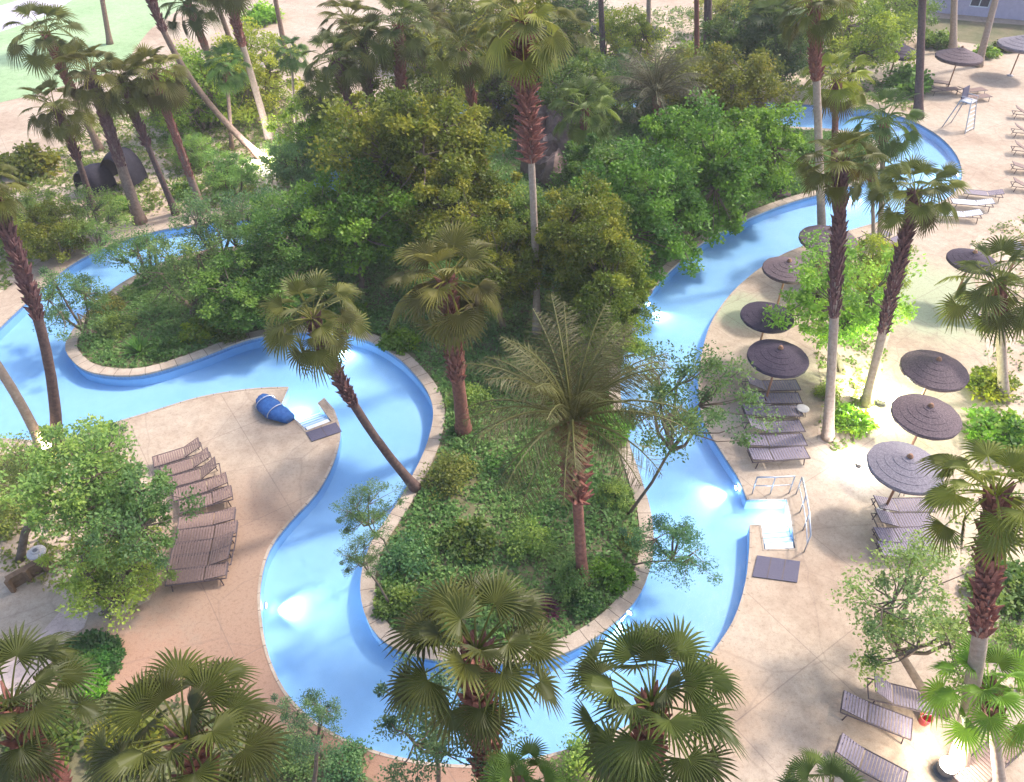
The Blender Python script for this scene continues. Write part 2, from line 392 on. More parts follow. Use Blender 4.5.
BED_UL, _ = bed('planting_bed', [(-260, 330), (-80, 330), (-10, 300), (30, 268), (80, 240), (150, 216), (215, 210), (262, 204), (296, 180), (330, 150), (300, 120), (280, 80), (240, 62), (180, 70), (120, 96), (60, 150), (-40, 165), (-260, 180)], .008, M['sand'])
BED_UC, _ = bed('planting_bed', [(392, 98), (470, 80), (600, 74), (740, 90), (850, 98), (912, 112), (922, 96), (905, 60), (880, 30), (760, 12), (600, 8), (480, 14), (420, 30), (390, 60)], .008, M['sand'])
bed('lawn', [(-300, 95), (-40, 108), (20, 98), (70, 84), (120, 66), (150, 30), (190, -6), (150, -60), (-300, -60)], .008, M['lawn'])
bed('path', [(-60, 46), (30, 22), (72, 0), (110, -30), (60, -30), (30, -4), (-60, 24)], .012, M['grey_path'])
bed('planting_bed', [(915, 18), (980, 22), (1060, 30), (1060, 46), (1000, 46), (960, 42), (925, 36)], .008, M['soil'])
bed('path', [(15, 660), (60, 612), (92, 606), (84, 628), (66, 640), (48, 668), (30, 690), (-60, 720), (-60, 690)], .012, M['path'])
SHADE_BED, _ = bed('shade_bed', [(60, 658), (72, 640), (92, 634), (112, 638), (123, 652), (118, 672), (96, 684), (70, 680)], .012, M['soil'])  # round outline and dark plants imitate umbrella shade over a shrub bed

# ------------------------------------------------------------------ foliage meshes
def fan_crown(seed, nleaf=34, low=-55):
    rnd = random.Random(seed); mb = MB()
    for i in range(nleaf):
        az = i * 2.39996 + rnd.uniform(-.25, .25); f = (i + .5) / nleaf
        el = R(82 - (82 - low) * f ** .9 + rnd.uniform(-9, 9))
        pl = rnd.uniform(.50, .68) * (.70 + .4 * f if f < .75 else 1); br = rnd.uniform(.33, .43)
        tint = rnd.uniform(.25, .7) + (.25 if rnd.random() < .16 else 0) - (.35 if f > .8 and rnd.random() < .6 else 0)
        ux = Vector((math.cos(az), math.sin(az), 0)); uz = Vector((0, 0, 1)); uy = uz.cross(ux)
        # petiole, arching over
        pts = []; p = ux * .03; e = el
        for k in range(5):
            pts.append(p.copy()); p = p + (ux * math.cos(e) + uz * math.sin(e)) * pl / 4; e -= R(5 + 3 * f)
        mb.tube(pts, [.014, .012, .010, .009, .008], 4, False, 0, .95)
        hub = pts[-1]; e2 = e - R(rnd.uniform(4, 22))
        bx = ux * math.cos(e2) + uz * math.sin(e2); bz = -ux * math.sin(e2) + uz * math.cos(e2); tw = rnd.uniform(-.5, .5)
        by = uy * math.cos(tw) + bz * math.sin(tw); bz = bx.cross(by)
        ns = 24; span = R(rnd.uniform(95, 140)); vs = [hub]; fs = []; droop = rnd.uniform(.3, .95); fold = rnd.uniform(.1, .5)
        def P(a, r, lift):
            q = hub + (bx * math.cos(a) + by * math.sin(a)) * r + bz * (lift - .18 * (1 - math.cos(a)) * r + fold * abs(math.sin(a)) * r * (.4 if f > .3 else 1))
            q.z -= droop * max(0, r / br - .45) ** 1.6 * br; return q
        for s in range(ns):
            a0 = -span + 2 * span * s / ns; a1 = -span + 2 * span * (s + 1) / ns; am = (a0 + a1) / 2
            L = br * (1 - .32 * (abs(am) / span) ** 2) * rnd.uniform(.88, 1.06)
            o = len(vs)
            ji = rnd.uniform(-.06, .06)
            w = (a1 - a0)
            vs += [P(a0, L * .48, 0), P(am, L * .50, .016), P(a1, L * .48, 0), P(am - w * .24 + ji * .5, L * .78, .004), P(am + w * .24 + ji * .5, L * .78, .004), P(am + ji, L * 1.06, 0)]
            fs += [(0, o, o + 1), (0, o + 1, o + 2), (o, o + 3, o + 1), (o + 1, o + 4, o + 2), (o + 1, o + 3, o + 5), (o + 1, o + 5, o + 4)]
        mb.add(vs, fs, tint)
        if mb.t: 
            for q in range(len(mb.t) - len(vs), len(mb.t)):
                mb.t[q] = tint + rnd.uniform(-.10, .10)
    return mb.mesh('fan_crown', M['palm_leaf'])
def date_crown(seed, nfr=38):
    rnd = random.Random(seed); mb = MB()
    for i in range(nfr):
        az = i * 2.39996 + rnd.uniform(-.2, .2); f = (i + .5) / nfr
        e = R(86 - 74 * f + rnd.uniform(-6, 6)); L = rnd.uniform(.92, 1.12); tint = rnd.uniform(.2, .75)
        ux = Vector((math.cos(az), math.sin(az), 0)); uz = Vector((0, 0, 1)); uy = uz.cross(ux)
        pts = []; dirs = []; p = ux * .03; K = 14
        for k in range(K + 1):
            d = ux * math.cos(e) + uz * math.sin(e); pts.append(p.copy()); dirs.append(d); p = p + d * L / K; e -= R(2.4 + 1.5 * f + .26 * k)
        mb.tube(pts[::2], [.016 - .0018 * k for k in range(len(pts[::2]))], 4, False, 0, .9)
        for k in range(2, K + 1):
            for h in range(5):
                t = k - h / 5 - rnd.uniform(0, .2); b = pts[k].lerp(pts[k - 1], min(1, k - t)); d = dirs[k]; nrm = d.cross(uy)
                ll = .27 * math.sin(math.pi * min(1, (t - .4) / K * .85 + .12)) * rnd.uniform(.85, 1.1)
                for sgn in (-1, 1):
                    dd = (uy * sgn * rnd.uniform(.5, .95) + d * rnd.uniform(.5, .8) - nrm * rnd.uniform(-.1, .6) + Vector((0, 0, -.12))).normalized()
                    wv = d * .0030
                    tip = b + dd * ll; tip.z -= .05 * ll
                    md = b + dd * ll * .5
                    mb.add([b - wv * .6, b + wv * .6, md + wv, tip, md - wv], [(0, 1, 2, 4), (4, 2, 3)], tint + rnd.uniform(-.15, .15))
    return mb.mesh('date_crown', M['date_leaf'])
FAN = [fan_crown(s, n, lo) for s, n, lo in ((1, 27, -52), (2, 24, -38), (3, 32, -62), (4, 25, -46), (5, 23, -14), (6, 24, -24))]
DATE = [date_crown(11), date_crown(12, 40)]

def leaves_np(rng, C, rad, n, ll, up=.5, spray=False):
    """n leaf blades gathered round each centre C[i]; returns verts, faces, centre index"""
    k = len(C); ci = np.repeat(np.arange(k), n)
    off = rng.normal(size=(k * n, 3)); off /= np.linalg.norm(off, axis=1, keepdims=True)
    off *= (rng.random((k * n, 1)) ** .5) * rad[ci][:, None] * np.array([1, 1, .72])
    p = C[ci] + off
    d = rng.normal(size=(k * n, 3)) + off / rad[ci][:, None] * .9; d[:, 2] -= .15; d /= np.linalg.norm(d, axis=1, keepdims=True)
    u = rng.normal(size=(k * n, 3)) * .8; u[:, 2] += up * 2
    s = np.cross(d, u); s /= np.linalg.norm(s, axis=1, keepdims=True) + 1e-6
    L = ll * (.65 + .7 * rng.random((k * n, 1))); W = L * (.26 if spray else .34)
    V = np.stack([p, p + d * L * .45 + s * W, p + d * L, p + d * L * .45 - s * W], 1).reshape(-1, 3)
    Fc = np.arange(len(V)).reshape(-1, 4)
    return V, Fc, ci
def tree_meshes(seed, kind, nclump, per, ll, rclump, shell=.5, flat=.8):
    rng = np.random.default_rng(seed); random.seed(seed)
    d = rng.normal(size=(nclump, 3)); d /= np.linalg.norm(d, axis=1, keepdims=True)
    r = shell + (1 - shell) * rng.random((nclump, 1)) ** .6
    lobes = rng.normal(size=(5, 3)); lobes /= np.linalg.norm(lobes, axis=1, keepdims=True)
    bulge = (.62 + .50 * np.max(d @ lobes.T, axis=1, keepdims=True)) * (.85 + .35 * rng.random((nclump, 1)))
    C = d * r * bulge * np.array([1, 1, flat]); C[:, 2] = np.maximum(C[:, 2], -.62 * flat)
    rad = rclump * (.45 + 1.1 * rng.random(nclump))
    V, Fc, ci = leaves_np(rng, C, rad, per, ll, spray=(kind == 'feather'))
    T = (.12 + .72 * rng.random(nclump))[ci]; T = np.repeat(T + rng.normal(size=len(T)) * .10, 4)
    crown = np_mesh('crown', V, Fc, T, M['feather' if kind == 'feather' else 'leaf'])
    mb = MB(); base = Vector((0, 0, -.95)); nl = 6
    heads = []
    for i in range(nl):
        a = 2 * math.pi * i / nl + random.uniform(-.4, .4); q = random.uniform(.3, .5)
        h = Vector((math.cos(a) * q, math.sin(a) * q, random.uniform(-.25, .25))); m = base.lerp(h, .5) + Vector((math.cos(a) * .08, math.sin(a) * .08, 0))
        mb.tube([base, m, h], [.035, .026, .018], 6, False, .1); heads.append(h)
    for c in C:
        c = Vector(c); h = min(heads, key=lambda q: (q - c).length); m = h.lerp(c, .5) + Vector((random.uniform(-.06, .06), random.uniform(-.06, .06), -.05))
        mb.tube([h, m, c], [.014, .009, .004], 5, False, .1)
    return crown, mb.mesh('limbs', M['limb'])
DENSE = [tree_meshes(s, 'leaf', 150, 210, .054, .19, .25, .9) for s in (21, 22, 23)]
LOOSE = [tree_meshes(s, 'leaf', 95, 190, .050, .19, .25, .9) for s in (31, 32)]
FEATH = [tree_meshes(s, 'feather', 80, 150, .064, .20, .25, .8) for s in (41, 42)]
AIRY = [tree_meshes(s, 'feather', 50, 165, .050, .21, .3, .75) for s in (51, 52)]
def shrub_mesh(seed, mat, ncl=34, per=60, ll=.17):
    rng = np.random.default_rng(seed); d = rng.normal(size=(ncl, 3)); d /= np.linalg.norm(d, axis=1, keepdims=True); d[:, 2] = np.abs(d[:, 2])
    C = d * (.45 + .5 * rng.random((ncl, 1))) * np.array([1, 1, .85]); C[:, 2] += .12
    V, Fc, ci = leaves_np(rng, C, .30 * (.6 + .8 * rng.random(ncl)), per, ll)
    V[:, 2] = np.maximum(V[:, 2], .02)
    T = (.1 + .75 * rng.random(ncl))[ci]; T = np.repeat(T + rng.normal(size=len(T)) * .1, 4)
    return np_mesh('shrub_leaves', V, Fc, T, mat)
SHRUB = [shrub_mesh(s, M['leaf']) for s in (61, 62, 63)]
FSHRUB = [shrub_mesh(s, M['feather'], 40, 60, .10) for s in (64, 65)]
def spiky_mesh(seed, n=70, mat='leaf'):
    rnd = random.Random(seed); mb = MB()
    for i in range(n):
        az = i * 2.39996; el = R(85 - 75 * i / n + rnd.uniform(-6, 6)); L = rnd.uniform(.75, 1.05)
        ux = Vector((math.cos(az), math.sin(az), 0)); uy = Vector((-ux.y, ux.x, 0)); d = ux * math.cos(el) + Vector((0, 0, math.sin(el)))
        a = ux * .04; b = a + d * L * .5; c = a + d * L - Vector((0, 0, .10 * L))
        w = .045
        mb.add([a - uy * w * .7, a + uy * w * .7, b + uy * w, c, b - uy * w], [(0, 1, 2, 4), (4, 2, 3)], rnd.uniform(.1, .8))
    return mb.mesh('spiky_leaves', M[mat])
SPIKY = spiky_mesh(71); REDSPIKY = spiky_mesh(72, 60, 'red_leaf')

# ------------------------------------------------------------------ palms
def nearest_on_ray(px, B):
    r = ray(*px); t = (B.x * r.x + B.y * r.y) / (r.x * r.x + r.y * r.y); return CAMP + r * t
def palm(name, base, crown, w, label, boots=.35, tr=.17, bend=0, bark='bark', bmat='boots', tint=(1, 1, 1), var=None, group='tall palms around the river', cat='palm tree', date=False, bootr=1.7):
    B = G(*base); C = nearest_on_ray(crown, B)
    if C.z < 1.0: C = G(crown[0], crown[1], 1.0)
    root = empty(name, B); tag(root, label, cat, group)
    top = C - B; N = 26
    side = Vector((top.x, top.y, 0)); horiz = Vector((0, 0, 0))
    def at(t):
        q = top * t
        # palms curve: lean comes in early or late
        k = bend * 4 * t * (1 - t); q = q + Vector((k, 0, 0)); return q
    pts = [at(i / N) for i in range(N + 1)]
    rad = [tr * (1.0 + .55 * math.exp(-i / N * 14) - .25 * i / N) for i in range(N + 1)]
    mb = MB(); mb.tube(pts, rad, 12, True, .035); mb.build('trunk', M[bark], root, smooth=True)
    if boots > 0:
        mb = MB(); H = top.length; n0 = 1 - boots; rows = max(4, int(boots * H / .17))
        for j in range(rows):
            t = n0 + boots * j / rows; c = at(t); d = (at(min(1, t + .02)) - at(t - .02)).normalized(); q = d.to_track_quat('Z', 'X')
            r0 = tr * .78 * (1 + (bootr - 1) * .35 * math.sin(math.pi * min(1, .15 + .8 * j / rows)))
            for k in range(9):
                if random.random() < .10: continue
                a = 2 * math.pi * (k + .38 * j) / 9 + random.uniform(-.28, .28); o = Vector((math.cos(a), math.sin(a), 0)); s = Vector((-o.y, o.x, 0))
                L = random.uniform(.18, .44); w1 = r0 * .42; ou = random.uniform(.2, 1.05) * (bootr - 1) + .05
                v = [o * r0 * .9 - s * w1, o * r0 * .9 + s * w1, o * (r0 + ou * .16) + s * w1 * .6 + Vector((0, 0, L * .6)), o * (r0 + ou * .26) + s * w1 * .2 + Vector((0, 0, L)), o * (r0 + ou * .26) - s * w1 * .2 + Vector((0, 0, L)), o * (r0 + ou * .16) - s * w1 * .6 + Vector((0, 0, L * .6)),
                     o * r0 * .7 - s * w1 * .5 + Vector((0, 0, L * .5)), o * r0 * .7 + s * w1 * .5 + Vector((0, 0, L * .5))]
                mb.add([c + q @ p for p in v], [(0, 1, 2, 5), (5, 2, 3, 4), (0, 5, 6), (1, 7, 2), (5, 4, 6), (2, 7, 3), (4, 3, 7, 6)])
        t0 = [n0 + (1 - n0) * q / 10 for q in range(11)]; mb.tube([at(q) for q in t0], [tr * .86] * 11, 10, True, .08)
        mb.build('leaf_base_sheath', M[bmat], root)
    sc = w * depth(C) / F / 2
    sc = max(.9, min(sc, 4.2))
    me = random.choice(DATE if date else FAN[:4]) if var is None else (DATE if date else FAN)[var]
    cr = link('crown', me, root, top); cr.scale = (sc, sc, sc)
    d = (at(1) - at(.9)).normalized()
    cr.rotation_euler = (Matrix.Rotation(0, 3, 'Z') @ d.to_track_quat('Z', 'Y').to_matrix() @ Matrix.Rotation(random.uniform(0, 6.28), 3, 'Z')).to_euler()
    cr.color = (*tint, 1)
    return root
OLV = (.95, .82, .62); DRK = (.72, .74, .75); YEL = (1.7, 1.55, .9); GRN = (.85, 1.15, .95); BRN = (1.05, .8, .7)
P = palm
P('fan_palm', (100, 150), (46, 34), 92, 'olive fan palm standing before the pale green lawn, crown nearest the top-left corner', .5, .2, tint=OLV)
P('fan_palm', (110, 44), (90, -70), 92, 'distant trunk before the pale green lawn at the top edge', .0, .2, 0, 'bark')
P('fan_palm', (92, 208), (55, 108), 82, 'low-crowned fan palm with dark trunk left of the black tents', .5, .17, .2, 'dark_bark', 'dark_boots', tint=OLV)
P('fan_palm', (140, 222), (90, 72), 88, 'fan palm with thick brown trunk passing between the two black tents', .6, .27, tint=OLV, bmat='dark_boots', bootr=1.4)
P('fan_palm', (176, 214), (122, 84), 74, 'slim fan palm with trunk just right of the black tents', .45, .16, 0, 'dark_bark', 'dark_boots', tint=OLV)
P('fan_palm', (203, 212), (153, 74), 84, 'fan palm with reddish trunk leaning over the far-left water', .75, .2, tint=OLV, bootr=1.3)
P('fan_palm', (262, 158), (140, -130), 110, 'very tall slanting palm with its foot beside a glowing ground lamp', .5, .18, -2.4, 'bark', 'dark_boots')
P('fan_palm', (221, 86), (188, 4), 74, 'dark dense fan palm with wide trunk at the top edge left of the bare sand', .5, .3, 0, 'bark', 'boots', tint=DRK, bootr=1.2)
P('fan_palm', (246, 84), (205, -30), 80, 'thin palm trunk between the wide dark palm and the tall straight one at the top', .0, .2, 0, 'bark')
P('fan_palm', (270, 140), (222, -26), 84, 'straight palm with orange-tinted lower trunk above the yellow-green scrub', .4, .22, 0, 'pale_bark')
P('fan_palm', (287, 60), (262, -70), 84, 'distant slim palm trunk crossing the bare sand at the top', .0, .2, 0, 'bark')
P('fan_palm', (297, 152), (291, 52), 46, 'small bluish-green palm on a thin trunk at the edge of the sand', .0, .09, 0, 'pale_bark', tint=(.75, 1.0, 1.05))
P('fan_palm', (310, 168), (322, 92), 66, 'short palm on a thin grey trunk left of the forked palm pair', .0, .12, 0, 'dark_bark', tint=OLV)
P('fan_palm', (380, 178), (334, 60), 82, 'palm leaning left out of the forked pair on the sand', .45, .22, 0, 'red_bark', 'dark_boots', tint=OLV)
P('fan_palm', (378, 170), (362, 42), 84, 'upright palm of the forked pair on the sand', .45, .22, 0, 'red_bark', 'dark_boots', tint=OLV)
P('fan_palm', (392, 172), (398, 26), 92, 'palm with reddish trunk between the sand and the upper water gap', .5, .22, .3, 'red_bark', 'boots', tint=OLV)
P('fan_palm', (496, 228), (462, 46), 92, 'palm with slender reddish trunk left of the tallest central palm', .3, .17, 0, 'red_bark', 'boots', tint=OLV)
P('fan_palm', (537, 336), (522, 20), 128, 'tallest central palm with shaggy red sheath above a thin pale trunk', .38, .15, .1, 'pale_bark', 'boots', tint=(1.5, 1.3, .9), bootr=2.9, var=2)
P('fan_palm', (456, 244), (438, 150), 72, 'half hidden palm with pinkish trunk among the dense central trees', .3, .17, 0, 'pale_bark', 'boots', tint=OLV)
P('fan_palm', (464, 432), (446, 280), 150, 'shaggy brown-crowned fan palm with thick red trunk at the inner river bend', .62, .25, 0, 'red_bark', 'boots', tint=BRN, var=2, bootr=1.7)
P('fan_palm', (418, 490), (312, 318), 132, 'fan palm leaning left across the water from the island edge', .45, .15, -.35, 'dark_bark', 'dark_boots', tint=(.95, .85, .75), var=0)
P('date_palm', (583, 584), (572, 418), 235, 'large feathery date palm with red stubbed trunk in the middle of the island', .45, .17, 0, 'red_bark', 'boots', date=True, var=0, group='feather palms on the island', bootr=2.4, tint=(.95, .82, .62))
P('fan_palm', (590, 202), (584, 108), 86, 'green fan palm with ringed grey trunk beside the brown rocks', .3, .2, 0, 'pale_bark', tint=(.9, 1.1, .8))
P('date_palm', (662, 168), (656, 95), 110, 'greyish feather palm behind the dense green island trees', .5, .2, 0, 'red_bark', date=True, var=1, tint=(1.0, .95, 1.0), group='feather palms on the island', bootr=1.5)
P('fan_palm', (434, 132), (424, 30), 78, 'olive fan palm behind the slender palm, directly above the brownish-olive tree', .4, .19, 0, 'red_bark', 'dark_boots', tint=OLV)
P('fan_palm', (566, 114), (562, 30), 78, 'fan palm with dark sheathed trunk just right of the tallest central crown', .4, .19, 0, 'red_bark', 'dark_boots', tint=(.9, .85, .6))
P('fan_palm', (768, 98), (772, 24), 84, 'dull green fan palm at the top edge right of the dark grey-green tree', .4, .19, 0, 'dark_bark', 'dark_boots', tint=DRK)
P('fan_palm', (232, 150), (226, 64), 60, 'slim fan palm between the slanting trunk and the orange-tinted one', .3, .13, 0, 'bark', 'boots', tint=GRN)
P('fan_palm', (346, 122), (348, 20), 74, 'tall fan palm behind the forked pair with its crown near the top edge', .3, .15, 0, 'red_bark', 'boots', tint=OLV)
P('fan_palm', (604, 78), (598, -70), 84, 'dark bare trunk at the top edge beside the far dark umbrella', .0, .22, 0, 'dark_bark')
P('fan_palm', (648, 58), (650, -80), 84, 'pale grey bare trunk at the top edge by the right-hand far umbrella', .0, .2, 0, 'pale_bark')
P('fan_palm', (697, 70), (696, -80), 84, 'thinner brown trunk of the close pair at the top edge', .0, .2, 0, 'red_bark')
P('fan_palm', (707, 78), (709, -70), 84, 'thicker dark trunk of the close pair at the top edge', .0, .32, 0, 'dark_bark')
P('fan_palm', (823, 264), (814, 6), 92, 'palm with pale lower trunk at the right river bend, crown at the top edge', .25, .2, 0, 'pale_bark', 'boots', tint=OLV)
P('fan_palm', (834, 181), (836, 80), 92, 'fan palm with bright yellow-green lower fronds over the far strip of water', .3, .2, 0, 'red_bark', 'boots', tint=(1.7, 1.7, .7), var=1)
P('fan_palm', (828, 438), (842, 162), 104, 'tall palm with dark upper trunk and grey lower trunk beside the slatted loungers', .5, .17, 0, 'pale_bark', 'dark_boots', tint=OLV, bootr=1.5)
P('fan_palm', (880, 248), (884, 122), 94, 'dark green fan palm overlapping the far river bend', .2, .14, 0, 'pale_bark', tint=(.8, 1.0, .85))
P('fan_palm', (874, 252), (872, 172), 76, 'olive fan palm on a very thin pale trunk over the right channel', .2, .10, 0, 'pale_bark', tint=(1.15, 1.1, .8), var=3)
P('fan_palm', (918, 118), (926, -90), 92, 'dark brown trunk right of the far arched umbrella at the top edge', .0, .26, 0, 'dark_bark')
P('fan_palm', (953, 52), (957, -110), 92, 'pale pink trunk directly behind the far ringed umbrella', .0, .25, 0, 'pale_bark')
P('fan_palm', (978, 66), (1014, -70), 92, 'pale trunk leaning right beside the lilac building', .0, .25, 0, 'pale_bark')
P('fan_palm', (866, 404), (916, 192), 108, 'palm leaning right with shaggy dark trunk and white lit foot', .62, .17, 0, 'pale_bark', 'dark_boots', tint=(1.1, 1.05, .85), var=1, bootr=1.6)
P('fan_palm', (1004, 400), (998, 284), 134, 'fan palm at the right edge overlooking the green-lit paving', .3, .19, 0, 'pale_bark', tint=OLV, var=0)
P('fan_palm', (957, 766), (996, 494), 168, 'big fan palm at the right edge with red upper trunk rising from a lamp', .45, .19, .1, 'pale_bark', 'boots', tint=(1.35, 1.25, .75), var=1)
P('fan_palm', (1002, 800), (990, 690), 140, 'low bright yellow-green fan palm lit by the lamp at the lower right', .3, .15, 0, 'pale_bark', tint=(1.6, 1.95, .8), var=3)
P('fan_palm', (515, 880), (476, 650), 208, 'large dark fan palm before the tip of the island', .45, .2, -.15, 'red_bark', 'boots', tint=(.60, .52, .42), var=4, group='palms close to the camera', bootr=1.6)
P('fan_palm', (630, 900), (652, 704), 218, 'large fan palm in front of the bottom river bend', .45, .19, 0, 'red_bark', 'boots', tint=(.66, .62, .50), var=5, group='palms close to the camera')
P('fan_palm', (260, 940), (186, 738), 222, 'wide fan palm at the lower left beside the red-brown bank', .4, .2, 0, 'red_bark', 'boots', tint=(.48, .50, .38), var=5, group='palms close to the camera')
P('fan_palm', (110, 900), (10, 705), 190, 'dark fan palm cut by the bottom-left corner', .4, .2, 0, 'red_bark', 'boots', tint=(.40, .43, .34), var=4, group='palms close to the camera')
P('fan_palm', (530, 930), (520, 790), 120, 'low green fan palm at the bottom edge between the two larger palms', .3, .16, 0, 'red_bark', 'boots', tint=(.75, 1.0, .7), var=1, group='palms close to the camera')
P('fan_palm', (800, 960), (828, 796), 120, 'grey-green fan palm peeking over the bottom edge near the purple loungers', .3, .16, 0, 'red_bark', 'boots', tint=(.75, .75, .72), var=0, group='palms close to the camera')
P('fan_palm', (57, 447), (-12, 188), 84, 'curved palm rising over the left water with crown at the left edge', .45, .18, .5, 'dark_bark', 'dark_boots', tint=OLV)
P('fan_palm', (44, 450), (-80, 262), 84, 'orange lit palm trunk slanting out past the left edge', .0, .17, .3, 'pale_bark')

# ------------------------------------------------------------------ leafy trees
def tree(name, base, crown, w, label, kind='dense', tint=(1, 1, 1), hs=.98, tr=.12, group='leafy trees around the river', var=None, lean=0):
    B = G(*base); C = nearest_on_ray(crown, B); rr = w * depth(C) / F / 2 * (1.2 if kind in ('dense', 'loose') else 1.06)
    C.z = max(C.z, rr * .75)
    root = empty(name, B); tag(root, label, 'tree', group); top = C - B
    crm, lim = random.choice({'dense': DENSE, 'loose': LOOSE, 'feather': FEATH, 'airy': AIRY}[kind]) if var is None else {'dense': DENSE, 'loose': LOOSE, 'feather': FEATH, 'airy': AIRY}[kind][var]
    rz = random.uniform(0, 6.28)
    q = top + Vector((0, 0, -.93 * rr * hs)); 
    if q.z < .15: q = Vector((top.x, top.y, max(.15, q.z)))
    mb = MB(); m = q * .5 + Vector((random.uniform(-.15, .15), random.uniform(-.15, .15), 0))
    mb.tube([Vector((0, 0, -.05)), m * .3, m, q * .85, q, q + Vector((0, 0, .08 * rr))], [tr * 1.35, tr * 1.1, tr, tr * .9, tr * .8, tr * .3], 8, True, .06); mb.build('trunk', M['limb'], root, smooth=True)
    for nme, me in (('crown', crm), ('limbs', lim)):
        o = link(nme, me, root, top); o.scale = (rr, rr, rr * hs); o.rotation_euler = (0, 0, rz); o.color = (*tint, 1)
    return root
T = tree
EM = (.75, 1.12, .62); TEAL = (.72, .95, .95); OL = (1.0, .86, .5); DK = (.6, .68, .6); LT = (1.5, 1.5, .9); MID = (1, 1, .9)
T('leafy_tree', (425, 262), (415, 150), 125, 'olive-green dense tree right of the sandy clearing', 'dense', OL)
T('leafy_tree', (360, 290), (352, 222), 105, 'bright green bushy tree above the leaning palm over the water', 'dense', EM)
T('leafy_tree', (305, 300), (300, 240), 85, 'teal-green tree beside the left-hand strip of far water', 'loose', TEAL)
T('leafy_tree', (480, 300), (468, 215), 95, 'olive tree above the shaggy brown-crowned palm', 'dense', (1.05, .85, .5))
T('leafy_tree', (505, 330), (500, 265), 80, 'tree of yellowish green left of the thin pale central trunk', 'dense', OL)
T('leafy_tree', (592, 332), (588, 238), 92, 'olive dense tree just right of the thin pale central trunk', 'dense', OL)
T('leafy_tree', (598, 352), (598, 290), 85, 'yellow-green tree over the head of the feathery date palm', 'dense', (1.0, .95, .55))
T('leafy_tree', (650, 292), (640, 220), 110, 'emerald tree overhanging the right channel above the white glow', 'dense', (.66, 1.1, .75))
T('leafy_tree', (696, 242), (690, 175), 110, 'emerald tree on the inner bank opposite the pool umbrellas', 'dense', EM)
T('leafy_tree', (748, 208), (742, 152), 95, 'bright green tree at the right end of the island', 'dense', (.72, 1.2, .62))
T('leafy_tree', (612, 250), (612, 180), 90, 'dark green tree right of the ringed grey palm trunk', 'dense', DK)
T('leafy_tree', (735, 150), (732, 92), 90, 'olive tree before the strip of far water at the upper right', 'loose', OL)
T('leafy_tree', (420, 160), (425, 92), 90, 'brownish-olive tree by the small blue water gap', 'loose', (1.1, .9, .7))
T('leafy_tree', (545, 110), (545, 62), 90, 'dark tree behind the head of the tallest central palm', 'loose', DK)
T('leafy_tree', (720, 90), (752, 48), 80, 'dark grey-green tree at the top right of centre', 'dense', (.55, .6, .65))
T('leafy_tree', (790, 96), (785, 52), 70, 'thin dark tree left of the yellow-fronded palm', 'airy', DK)
T('leafy_tree', (870, 92), (862, 36), 80, 'yellowish tree behind the far arched umbrella', 'loose', LT)
T('leafy_tree', (635, 75), (630, 45), 60, 'yellow-green bush-like tree under the far umbrellas', 'loose', LT)
T('leafy_tree', (480, 120), (480, 90), 70, 'dark olive tree above the upper water gap', 'loose', DK)
T('leafy_tree', (246, 262), (240, 226), 74, 'airy teal tree by the far-left water', 'airy', (.9, 1.15, 1.1))
T('leafy_tree', (262, 325), (258, 285), 95, 'teal-green tree on the left tongue of the island', 'dense', (.7, 1.0, .85), .75)
T('leafy_tree', (192, 318), (182, 272), 92, 'feathery tree with pale bare stem on the left island tongue', 'airy', (.8, 1.0, .75))
T('leafy_tree', (100, 335), (70, 300), 80, 'thin feathery tree hanging over the left water', 'airy', (.75, .95, .85))
T('leafy_tree', (100, 246), (96, 238), 72, 'rounded green tree on the far-left river bank', 'airy', (1.3, 1.35, .9))
T('leafy_tree', (30, 250), (26, 222), 70, 'pale olive tree at the left edge above the river', 'feather', LT)
T('leafy_tree', (58, 258), (58, 242), 60, 'olive bush-like tree touching the far-left water', 'loose', OL)
T('leafy_tree', (314, 170), (318, 158), 70, 'small light green tree below the sandy clearing', 'loose', LT)
T('leafy_tree', (204, 128), (200, 108), 78, 'yellow-green tree behind the slanting palm trunk', 'loose', LT)
T('leafy_tree', (262, 110), (255, 92), 80, 'pale green tree between the far upright trunks', 'loose', (1.6, 1.6, 1.0))
T('leafy_tree', (842, 372), (847, 300), 120, 'light yellow-green feathery tree beside the dark pool umbrellas', 'feather', (1.9, 1.8, .7))
T('leafy_tree', (885, 300), (872, 272), 60, 'small yellowish tree behind the light feathery one', 'loose', (1.7, 1.5, .8))
T('leafy_tree', (946, 715), (918, 618), 158, 'wide airy tree above the purple loungers at the lower right', 'airy', (1.15, 1.3, 1.05), .8)
T('leafy_tree', (75, 585), (75, 475), 125, 'pale flowering tree on the left bank', 'feather', (1.7, 1.6, 1.1))
T('leafy_tree', (125, 600), (122, 512), 110, 'dark green tree beside the fan of loungers', 'feather', (.9, 1.1, .9))
T('leafy_tree', (105, 612), (108, 570), 100, 'bright light green tree above the pink path', 'feather', (1.55, 1.7, .9))
T('leafy_tree', (20, 560), (22, 475), 90, 'grey-green thin tree at the left edge', 'airy', (1.2, 1.05, .8))
T('leafy_tree', (628, 515), (680, 405), 130, 'dark airy tree leaning over the right channel', 'airy', (.75, .8, .68), tr=.05)
T('leafy_tree', (628, 566), (676, 545), 84, 'small airy tree standing in for shade on the water by the right-hand steps', 'airy', (.6, .8, .8), .6, tr=.03)  # foliage added where tree shade falls on the water
T('leafy_tree', (392, 562), (366, 512), 66, 'airy shrub-like tree hanging over the left channel', 'airy', (.65, .85, .8), .6, tr=.03)
T('leafy_tree', (392, 608), (362, 556), 50, 'small dark airy tree on the left rim of the island', 'airy', (.6, .8, .75), .6, tr=.03)
